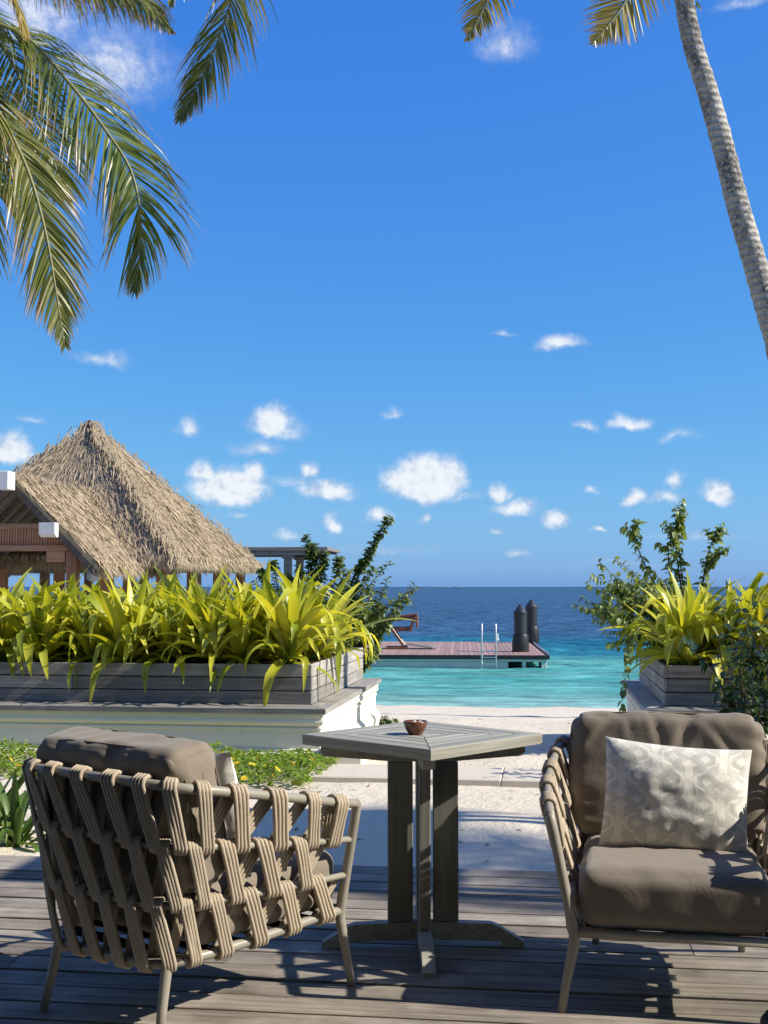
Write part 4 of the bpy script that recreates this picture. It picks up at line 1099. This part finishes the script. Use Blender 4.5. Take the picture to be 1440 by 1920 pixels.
# ------------------------------------------------------------------ floating jetty
def build_jetty():
    O = Vector((0.1, 35.45, 0)); yaw = R(4)
    dz = -.69; Lx, Ly = 10.0, 8.4
    root = thing('floating_jetty', 'floating jetty with pinkish brown boards and pale sides on the turquoise water', 'jetty', O, yaw)
    bw = .145
    n = int(Lx/bw); me = {}
    mb = MB(); mb.box(-bw/2+.004, 0, -.04, bw/2-.004, Ly, 0, .003); bm_ = mb.mesh('board'); bm_.materials.append(MATS['jetty_board'])
    for k in range(n):
        put('board', bm_, None, root, (-.12-bw*(k+.5), .06, dz+random.uniform(-.004, .002)))
    mb = MB(); mb.box(-Lx-.1, 0, dz-.12, 0, .055, dz-.005, .015); mb.box(-.055, .056, dz-.12, 0, Ly, dz-.005, .015); mb.box(-Lx, Ly, dz-.12, -.056, Ly+.055, dz-.005, .015)
    put('fender', mb, 'rubber_black', root)
    mb = MB(); mb.box(-Lx-.08, .06, dz-.19, -.06, Ly-.02, dz-.121, .006); put('rim', mb, 'jetty_hull', root)
    mb = MB(); mb.box(-Lx-.08, .12, SEA_Z-.3, -1.18, Ly-.1, dz-.191, .02); put('pontoon', mb, 'jetty_hull', root)
    mb = MB(); mb.box(-.24, .1, SEA_Z-.2, -.08, 1.2, dz-.191, .01); mb.box(-.78, .1, SEA_Z-.1, -.68, .5, dz-.191, .01); put('float_leg', mb, 'jetty_hull', root)
    mb = MB(); mb.box(-.035, .3, dz, -.005, Ly-.3, dz+.05, .005); put('edge_strip', mb, 'steel', root)
    def cast(p): return root.matrix_basis.inverted() @ p
    def pile(p, lab):
        r_ = thing('mooring_pile', lab, 'pile', p, group='black mooring piles at the end of the jetty')
        mb = MB(); mb.lathe([(.19, -2.5), (.19, .55), (.195, 1.12)], 28); put('shaft', mb, 'pile_black', r_, smooth=False)
        mb = MB(); mb.lathe([(.25, -.02), (.255, .0), (.255, .3), (.235, .31), (.235, .5), (.225, .52), (.19, .521)], 28); put('collar', mb, 'rubber_black', r_)
        mb = MB(); mb.lathe([(.196, 1.12), (.206, 1.13), (.206, 1.18), (.19, 1.2), (.04, 1.4), (.005, 1.42)], 28); put('cap', mb, 'pile_black', r_)
        for o in r_.children:
            o.data.polygons.foreach_set('use_smooth', [len(p_.vertices) == 4 for p_ in o.data.polygons]); 
            if hasattr(o.data, 'set_sharp_from_angle'): o.data.set_sharp_from_angle(angle=R(30))
        return r_
    p = at(976, 1222, z=dz); pile(Vector((p.x, p.y, dz+.006)), 'nearer of the two black mooring piles with pointed cap on the jetty')
    p = at(997, 1205, z=dz); p2 = pile(Vector((p.x, p.y, dz+.006)), 'farther of the two black mooring piles with pointed cap'); p2.scale = (1.06, 1.06, 1.06)
    # ladder
    p = at(917, 1231, z=dz)
    r_ = thing('swim_ladder', 'silver swim ladder hooked on the front of the jetty', 'ladder', (p.x, p.y-.05, dz), yaw)
    for x in (-.2, .2):
        mb = MB(); mb.tube([(x, -.02, -.42), (x, -.02, .3), (x*.97, .0, .88), (x*.97, .03, .91), (x*.97, .12, .9)], .023, 8); put('rail', mb, 'steel', r_, smooth=True)
    for z in (.62, -.02, .16, -.2):
        mb = MB(); mb.box(-.19, -.045, z-.012, .19, .015, z+.012, .003) if z < .5 else mb.tube([(-.19, -.01, z), (.19, -.01, z)], .008, 6)
        put('rung', mb, 'steel', r_)
    p = at(932, 1201, z=dz); mb = MB(); mb.lathe([(.07, 0), (.07, .04), (.045, .06), (.045, .18), (.06, .2), (.06, .23), (.01, .24)], 14)
    o = put('bollard', mb, 'white_paint', loc=(p.x, p.y, dz+.004), smooth=False); tag(o, 'small pale bollard on the jetty behind the ladder', 'bollard')
    # boarding gantry: two K shaped side frames, table on top, ramp plate
    p = at(760, 1217, z=dz)
    r_ = thing('boarding_stand', 'red brown timber boarding stand with slanted legs and ramp on the jetty', 'stand', (p.x, p.y, dz+.006), yaw)
    for k, y in enumerate((0, .62)):
        mb = MB()
        mb.beam((.02, y, .0), (-.42, y, .62), .09, .15, .008, (0, 1, 0)); put('leg', mb, 'mahogany', r_)
        mb = MB(); mb.beam((-.46, y, .6), (.2, y, .62), .085, .13, .008); put('arm', mb, 'mahogany', r_)
        mb = MB(); mb.beam((.12, y, .55), (.3, y, 1.0), .085, .14, .008, (0, 1, 0)); put('upright', mb, 'mahogany', r_)
        mb = MB(); mb.beam((-.72, y, .86), (.32, y, 1.0), .08, .1, .008); put('side_rail', mb, 'mahogany', r_)
    mb = MB(); mb.beam((-.75, .31, .93), (.38, .31, 1.09), .86, .06, .01); put('top_board', mb, 'mahogany', r_)
    mb = MB(); mb.box(.33, -.02, .66, .39, .64, 1.02, .008); put('end_panel', mb, 'mahogany', r_)
    mb = MB(); mb.beam((-.62, -.12, .02), (.05, -.12, .02), .12, .08, .006); mb.beam((-.62, .72, .02), (.05, .72, .02), .12, .08, .006); put('foot', mb, 'mahogany', r_)
    mb = MB(); mb.beam((.06, .3, .16), (.86, .3, .03), .8, .035, .006); put('ramp_plate', mb, 'grey_timber', r_)
    for q in (.9, .97):
        mb = MB(); mb.beam((q-.03, -.1, .022), (q-.03, .7, .022), .04, .02, .003); put('ramp_edge', mb, 'steel', r_)
build_jetty()

# ------------------------------------------------------------------ table and bowl
def build_table():
    c = Vector((-.437, 4.368, 0)); root = thing('cafe_table', 'square grey timber cafe table on a cross base between the armchairs', 'table', c, R(9.0))
    H, S, th = .74, .302, .036
    d45 = R(45)
    rings = [(.302, .232), (.227, .172), (.167, .112), (.107, .052)]
    top = bpy.data.objects.new('table_top', None); COL.objects.link(top); top.parent = root; top.location = (0, 0, H); top.rotation_euler = (0, 0, d45)
    for i, (o, n) in enumerate(rings):
        for k in range(4):
            mb = MB(); g = .0012; t_ = th if i == 0 else .022; c_ = .0025
            g = .002; P = [(-o+g, -o), (o-g, -o), (n-g, -n), (-n+g, -n)]
            Q = [(-o+g+c_, -o+c_), (o-g-c_, -o+c_), (n-g+c_*.2, -n-c_), (-n+g-c_*.2, -n-c_)]
            V = [(x, y, -t_) for x, y in P]+[(x, y, -c_) for x, y in P]+[(x, y, 0) for x, y in Q]
            Fc = [(3, 2, 1, 0), (8, 9, 10, 11)]+[(j, (j+1) % 4, 4+(j+1) % 4, 4+j) for j in range(4)]+[(4+j, 4+(j+1) % 4, 8+(j+1) % 4, 8+j) for j in range(4)]
            mb.add(V, Fc); put('slat', mb, 'table_wood', top, rot=(0, 0, k*R(90)))
    mb = MB(); mb.box(-.048, -.048, -.022, .048, .048, 0, .0025); put('slat', mb, 'table_wood', top)
    mb = MB(); mb.box(-.225, -.225, -.034, .225, .225, -.0225); put('backing_panel', mb, 'dark_panel', top)
    for k in range(4):
        a = k*R(90)
        mb = MB(); mb.prism([(.0, H-.037), (.36, H-.037), (.362, H-.062), (.35, H-.075), (.1, H-.095), (.0, H-.095)], -.021, .021); put('bearer', mb, 'table_wood', root, rot=(0, 0, a))
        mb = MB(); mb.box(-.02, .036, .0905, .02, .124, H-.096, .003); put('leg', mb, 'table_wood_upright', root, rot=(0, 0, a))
        mb = MB(); mb.prism([(.021, .03), (.272, .022), (.278, .0), (.352, .0), (.354, .02), (.262, .074), (.24, .082), (.021, .09)], -.021, .021); put('foot', mb, 'table_wood', root, rot=(0, 0, a))
    mb = MB(); mb.box(-.0205, -.0205, .03, .0205, .0205, .105); put('hub', mb, 'table_wood', root)
    p = at(779, 1377, z=.74)
    b_ = thing('bowl', 'small copper brown glazed ashtray bowl on the grey cafe table', 'bowl', (p.x, p.y, .7405))
    mb = MB(); mb.lathe([(.024, 0), (.026, .004), (.035, .018), (.041, .034), (.043, .046), (.041, .047), (.037, .034), (.03, .018), (.02, .012), (.002, .012)], 32); put('body', mb, 'copper_glaze', b_, smooth=True)
    mb = MB(); rr = random.Random(2)
    mb.lathe([(.002, .024), (.03, .03), (.001, .031)], 14)
    for k in range(14):
        a = rr.uniform(0, 6.28); r_ = rr.uniform(0, .026); mb.beam((r_*math.cos(a), r_*math.sin(a), .034), (r_*math.cos(a)+rr.uniform(-.014, .014), r_*math.sin(a)+rr.uniform(-.014, .014), rr.uniform(.034, .05)), .006, .004)
    put('ash', mb, 'ash_grey', b_)
build_table()

# ------------------------------------------------------------------ rope armchairs
def cushion_mesh(hx, hy, hz, rad, n=22, bulge=(0, 0, 0), wr=.004, seed=0.0, taper=0.0, sag=0.0, pinch=0.0, folds=(), pleat=0.0):
    b = MB(); V = []; Fc = []; idx = {}
    def emit(p):
        key = tuple(round(q, 5) for q in p)
        if key in idx: return idx[key]
        x, y, z = p
        h = Vector((hx, hy, hz)); q = Vector((x*hx, y*hy, z*hz))
        inner = Vector((max(-hx+rad, min(hx-rad, q.x)), max(-hy+rad, min(hy-rad, q.y)), max(-hz+rad, min(hz-rad, q.z))))
        dlt = q-inner
        if dlt.length > 1e-9: q = inner+dlt.normalized()*rad
        bx, by, bz = bulge
        q.x += bx*(1 if x > 0 else -1)*(abs(x)**6)*(1-y*y)*(1-z*z)
        q.y += by*(1 if y > 0 else -1)*(abs(y)**3)*(1-x*x)*(1-z*z)
        q.z += bz*(1 if z > 0 else -1)*(abs(z)**3)*(1-x**4)*(1-y**4)
        if sag: q.z -= sag*max(0, z)*(1-x*x)*(1-y*y)
        if pinch: 
            k = (abs(x)**8)*(abs(z)**8); q.x *= 1-pinch*k*.5; q.z *= 1-pinch*k*.4
        nn = Vector((x, y, z)).normalized()
        e = max(abs(x), abs(z))**4
        w = noise.noise((q.x*9+seed, q.y*9, q.z*9))*wr*1.5 + noise.noise((q.x*22+seed, q.y*14, q.z*24))*wr*(.35+.9*e)
        for (fx, fz, sl, wd_, ln, amp) in folds:        # soft creases in the cloth of the front face
            if y > .2:
                g_ = (q.x-fx-sl*(q.z-fz)); q.y -= amp*(math.exp(-(g_/wd_)**2)-.6*math.exp(-((g_-wd_*1.8)/wd_)**2))*math.exp(-((q.z-fz)/ln)**2)
        if pleat: nn2 = abs(x)**10*(1-abs(z)**6); q.y += (1 if y > 0 else -1)*pleat*nn2*math.sin(q.z*95+3*noise.noise((q.z*8, seed, x)))
        q += nn*w
        idx[key] = len(V); V.append(q); return idx[key]
    rng = [-1+2*i/n for i in range(n+1)]
    for ax in range(3):
        for s in (-1, 1):
            g = []
            for i in range(n+1):
                row = []
                for j in range(n+1):
                    p = [0, 0, 0]; p[ax] = s; p[(ax+1) % 3] = rng[i]; p[(ax+2) % 3] = rng[j]; row.append(emit(p))
                g.append(row)
            for i in range(n):
                for j in range(n):
                    f = (g[i][j], g[i+1][j], g[i+1][j+1], g[i][j+1]); Fc.append(f if s > 0 else f[::-1])
    b.add(V, Fc); return b
def pillow_mesh(w, h, T, n=44, seed=0.0):
    b = MB(); V = []; Fc = []; Tt = []; Uu = []
    for s in (1, -1):
        off = len(V)
        for j in range(n+1):
            for i in range(n+1):
                u, v = -1+2*i/n, -1+2*j/n
                prof = (max(0, 1-abs(u)**2.6)**.55)*(max(0, 1-abs(v)**2.6)**.55)
                pin_x = 1-.055*(1-v*v); pin_y = 1-.065*(1-u*u)
                x, z = u*w/2*pin_y*1.0, v*h/2*pin_x
                x = u*w/2*(1-.05*(1-v*v)); z = v*h/2*(1-.07*(1-u*u))
                wr = .006*noise.noise((x*9+seed, z*11, s*2.))+.005*noise.noise((x*20+z*9+seed, z*26-x*8, s*3.))
                crease = -.0*math.exp(-((z+.3*x+.03+.02*noise.noise((x*7, seed, 0)))/.018)**2)*(1-u*u)*s if s > 0 else 0
                V.append((x, -s*(T*prof+wr*min(1, prof*2)+crease*prof*.8), z)); Tt.append((v+1)/2); Uu.append((u+1)/2)
        for j in range(n):
            for i in range(n):
                a = off+j*(n+1)+i; f = (a, a+1, a+n+2, a+n+1); Fc.append(f if s > 0 else f[::-1])
    b.add(V, Fc, 0.0, Tt, Uu); return b

def build_chair():
    root = thing('rope_armchair', 'taupe rope woven armchair seen from behind at the left of the table', 'armchair', (-1.096, 3.758, 0), R(-29.9), 'rope armchairs round the cafe table')
    # the U shaped rails: left front, round the back, to right front
    half_t = [(0.0, -.413, .722), (.14, -.409, .722), (.255, -.397, .719), (.332, -.357, .711), (.367, -.265, .695), (.38, -.12, .668), (.386, .05, .635), (.378, .2, .604), (.36, .37, .572)]
    half_b = [(0.0, -.36, .215), (.1, -.358, .215), (.185, -.345, .215), (.24, -.3, .216), (.262, -.22, .218), (.275, -.1, .22), (.283, .05, .223), (.288, .2, .227), (.292, .37, .23)]
    mir = lambda h: [(-x, y, z) for x, y, z in h[:0:-1]]+h
    N = 160
    T, Bm = crom(mir(half_t), N+1), crom(mir(half_b), N+1)
    def P(k, s):
        f = max(0, min(N, s*N)); i = min(int(f), N-1); u = f-i
        t_ = T[i].lerp(T[i+1], u); b_ = Bm[i].lerp(Bm[i+1], u); return t_.lerp(b_, k/3)
    def nrm(s):
        a, c = P(0, s-.01), P(0, s+.01); d = c-a; q = Vector((d.y, -d.x, 0)); q.normalize()
        return q
    RR = .0145
    for k in range(4):
        pts = [P(k, i/80) for i in range(81)]
        mb = MB(); mb.tube(pts, RR if k in (0, 3) else .0105, 10); put('rail', mb, 'powder_coat', root, smooth=True)
    # front posts running into legs, rear legs, front rail
    for s in (0, 1):
        a, b_ = P(0, s), P(3, s); sx = -1 if s == 0 else 1
        mb = MB(); mb.tube([a+Vector((0, -.012, .004)), a+Vector((0, -.001, -.004)), a.lerp(b_, .15), a.lerp(b_, .6), b_, b_+Vector((0, 0, -.03)), Vector((sx*.318, .375, .08)), Vector((sx*.33, .38, 0))], [.0145, .0155, .0155, .0155, .0165, .0165, .0135, .0125], 12)
        put('leg', mb, 'powder_coat', root, smooth=True)
        mb = MB(); mb.tube([(sx*.232, -.312, .226), (sx*.234, -.318, .2), (sx*.242, -.34, .1), (sx*.25, -.36, .0)], [.0165, .0165, .0145, .0125], 12); put('leg', mb, 'powder_coat', root, smooth=True)
    mb = MB(); mb.tube([P(3, 0)+Vector((.005, 0, .002)), Vector((0, .372, .232)), P(3, 1)+Vector((-.005, 0, .002))], .0145, 10); put('seat_rail', mb, 'powder_coat', root, smooth=True)
    mb = MB()
    for i in range(7): y = -.28+i*.105; hw = .262+.028*(i/6); mb.box(-hw, y-.028, .222, hw, y+.028, .227)
    put('seat_webbing', mb, 'dark_panel', root)
    # cord straps: four cords each, over the upper rail, down outside, under the lower rail, back up inside
    L = sum((T[i+1]-T[i]).length for i in range(N)); n_st = 17; pitch = 1.0/n_st; cr = .0068
    def strap(k, s, dl, first=False):
        mb = MB()
        ra = RR+cr if k == 0 else .0105+cr; rb = RR+cr if k == 2 else .0105+cr
        Z = Vector((0, 0, 1))
        for c in range(4):
            u = (c-1.5)*.0132/L
            s0, s1, s2 = s+u, s+dl+u, s+pitch*1.02+u
            if s2 > 1.0: s2 = s0+.004
            A, B, A2 = P(k, s0), P(k+1, s1), P(k, s2); na, nb = nrm(s0), nrm(s1); n2 = nrm(s2)
            pts = [A-na*ra, A-na*ra*.7+Z*ra*.7, A+Z*ra, A+na*ra*.7+Z*ra*.7, A+na*ra+Z*.0]
            for q in (.2, .5, .8): pts.append((A+na*ra).lerp(B+nb*rb, q)+na*.002*math.sin(q*3.14+c))
            pts += [B+nb*rb, B+nb*rb*.7-Z*rb*.7, B-Z*rb, B-nb*rb*.7-Z*rb*.7, B-nb*rb]
            for q in (.25, .5, .75): pts.append((B-nb*rb).lerp(A2-n2*ra, q))
            pts.append(A2-n2*ra)
            mb.tube(pts, cr, 6, True)
        return mb
    for k in range(3):
        for i in range(n_st):
            s = (i+.3+(.0, .85, .7)[k])*pitch; arm = max(0, min(1, (s-.62)/.08))
            dl = pitch*((.6-.32*arm) if k == 0 else (.62-.12*arm))
            if s+dl+.02 > .995: 
                if k == 0 and s < .985: dl = .0
                else: continue
            put('rope_strap', strap(k, s, dl), 'rope', root, smooth=True)
    # cushions
    mb = cushion_mesh(.282, .31, .088, .05, 26, (0, .008, .012), .003, 3.3)
    put('seat_cushion', mb, 'cushion_fabric', root, (0, .072, .33), smooth=True)
    mb = cushion_mesh(.325, .09, .208, .05, 56, (.004, .012, .004), .0045, 8.1, pinch=.1, pleat=.0035, folds=((.03, .15, .25, .016, .07, .005), (-.06, .13, -.3, .02, .08, .008), (.12, .16, .2, .014, .05, .004), (-.2, .1, .8, .018, .06, .005), (.23, .12, -.7, .018, .06, .005), (-.26, -.02, 1.2, .02, .06, .004)))
    bc = put('back_cushion', mb, 'cushion_fabric', root, (0, -.256, .612), (R(10), 0, 0), smooth=True)
    pm = MB()
    for y in (.058, -.058):
        q = []
        for k in range(41):
            a = k/40*2*math.pi; cx, cz = math.cos(a), math.sin(a); m_ = (abs(cx)**5+abs(cz)**5)**(-1/5)
            q.append((cx*m_*.3285, y, cz*m_*.2065))
        pm.tube(q, .003, 5)
    put('seam', pm, 'seam_thread', bc, smooth=True)
    return root
chair = build_chair()
chair2 = copy_tree(chair); chair2.location = (.391, 4.116, 0); chair2.rotation_euler = (0, 0, R(176.3))
chair2['label'] = 'taupe rope armchair facing the viewer at the right of the table'
def place_pillow(ch, loc, rot, label, seed):
    M = Matrix.Translation(ch.location) @ Matrix.Rotation(ch.rotation_euler.z, 4, 'Z')
    o = put('throw_pillow', pillow_mesh(.47, .36, .075, seed=seed), 'pillow_print', smooth=True)
    o.matrix_world = M @ Matrix.Translation(loc) @ Matrix.Rotation(rot[2], 4, 'Z') @ Matrix.Rotation(rot[0], 4, 'X') @ Matrix.Rotation(rot[1], 4, 'Y')
    tag(o, label, 'pillow', 'patterned throw pillows on the armchairs')
# the pillow's printed face points to the sitter's front (+Y of the chair): turn it half round
place_pillow(chair2, (-.02, .0, .575), (R(-17), R(4), R(180)), 'cream throw pillow with grey geometric print on the right armchair', 1.7)
place_pillow(chair, (.02, -.03, .59), (R(-17), R(3), R(180)), 'cream throw pillow mostly hidden behind the back cushion of the left armchair', 5.2)

# ------------------------------------------------------------------ unseen veranda over the viewer, shaped to block sky light; dark lump in the corner
def build_veranda():
    root = thing('veranda', 'unseen timber veranda behind and above the viewer, shaped to block sky light', 'building', (0, 0, 0))
    b = MB(); b.box(-9, -6.2, -.15, 9, -6, 3.3); put('wall', b, 'teak', root)
    b = MB(); b.box(-9.3, -6.4, 3.3, 9.3, 2.6, 3.42, .01); b.box(-9.3, 2.602, 3.3, 1.5, 3.6, 3.42, .01); put('roof', b, 'dark_rafter', root)  # forward strip of roof added to deepen the shade on the deck
    b = MB(); b.box(-9, 2.3, 3.14, 9, 2.45, 3.298); put('eave_beam', b, 'teak_beam', root)
    for x in (-8.8, -4.4, 4.4, 8.8):
        b = MB(); b.box(x-.09, 2.28, 0, x+.09, 2.46, 3.138, .01); put('post', b, 'teak', root)
    b = MB(); b.box(-9, -6, -.06, 9, 1.24, -.002); put('floor', b, 'deck_wood', root)
build_veranda()
p = at(1497, 1962, z=0)
b = cushion_mesh(.1, .07, .05, .045, 10, (0, 0, .01), .004, 2.0)  # unidentified dark shape, modelled as a rounded lump
o = put('dark_lump', b, 'rubber_black', loc=(p.x, p.y, .05), rot=(0, 0, .5), smooth=True); tag(o, 'unidentified dark rounded lump on the deck at the lower right corner', 'bag')
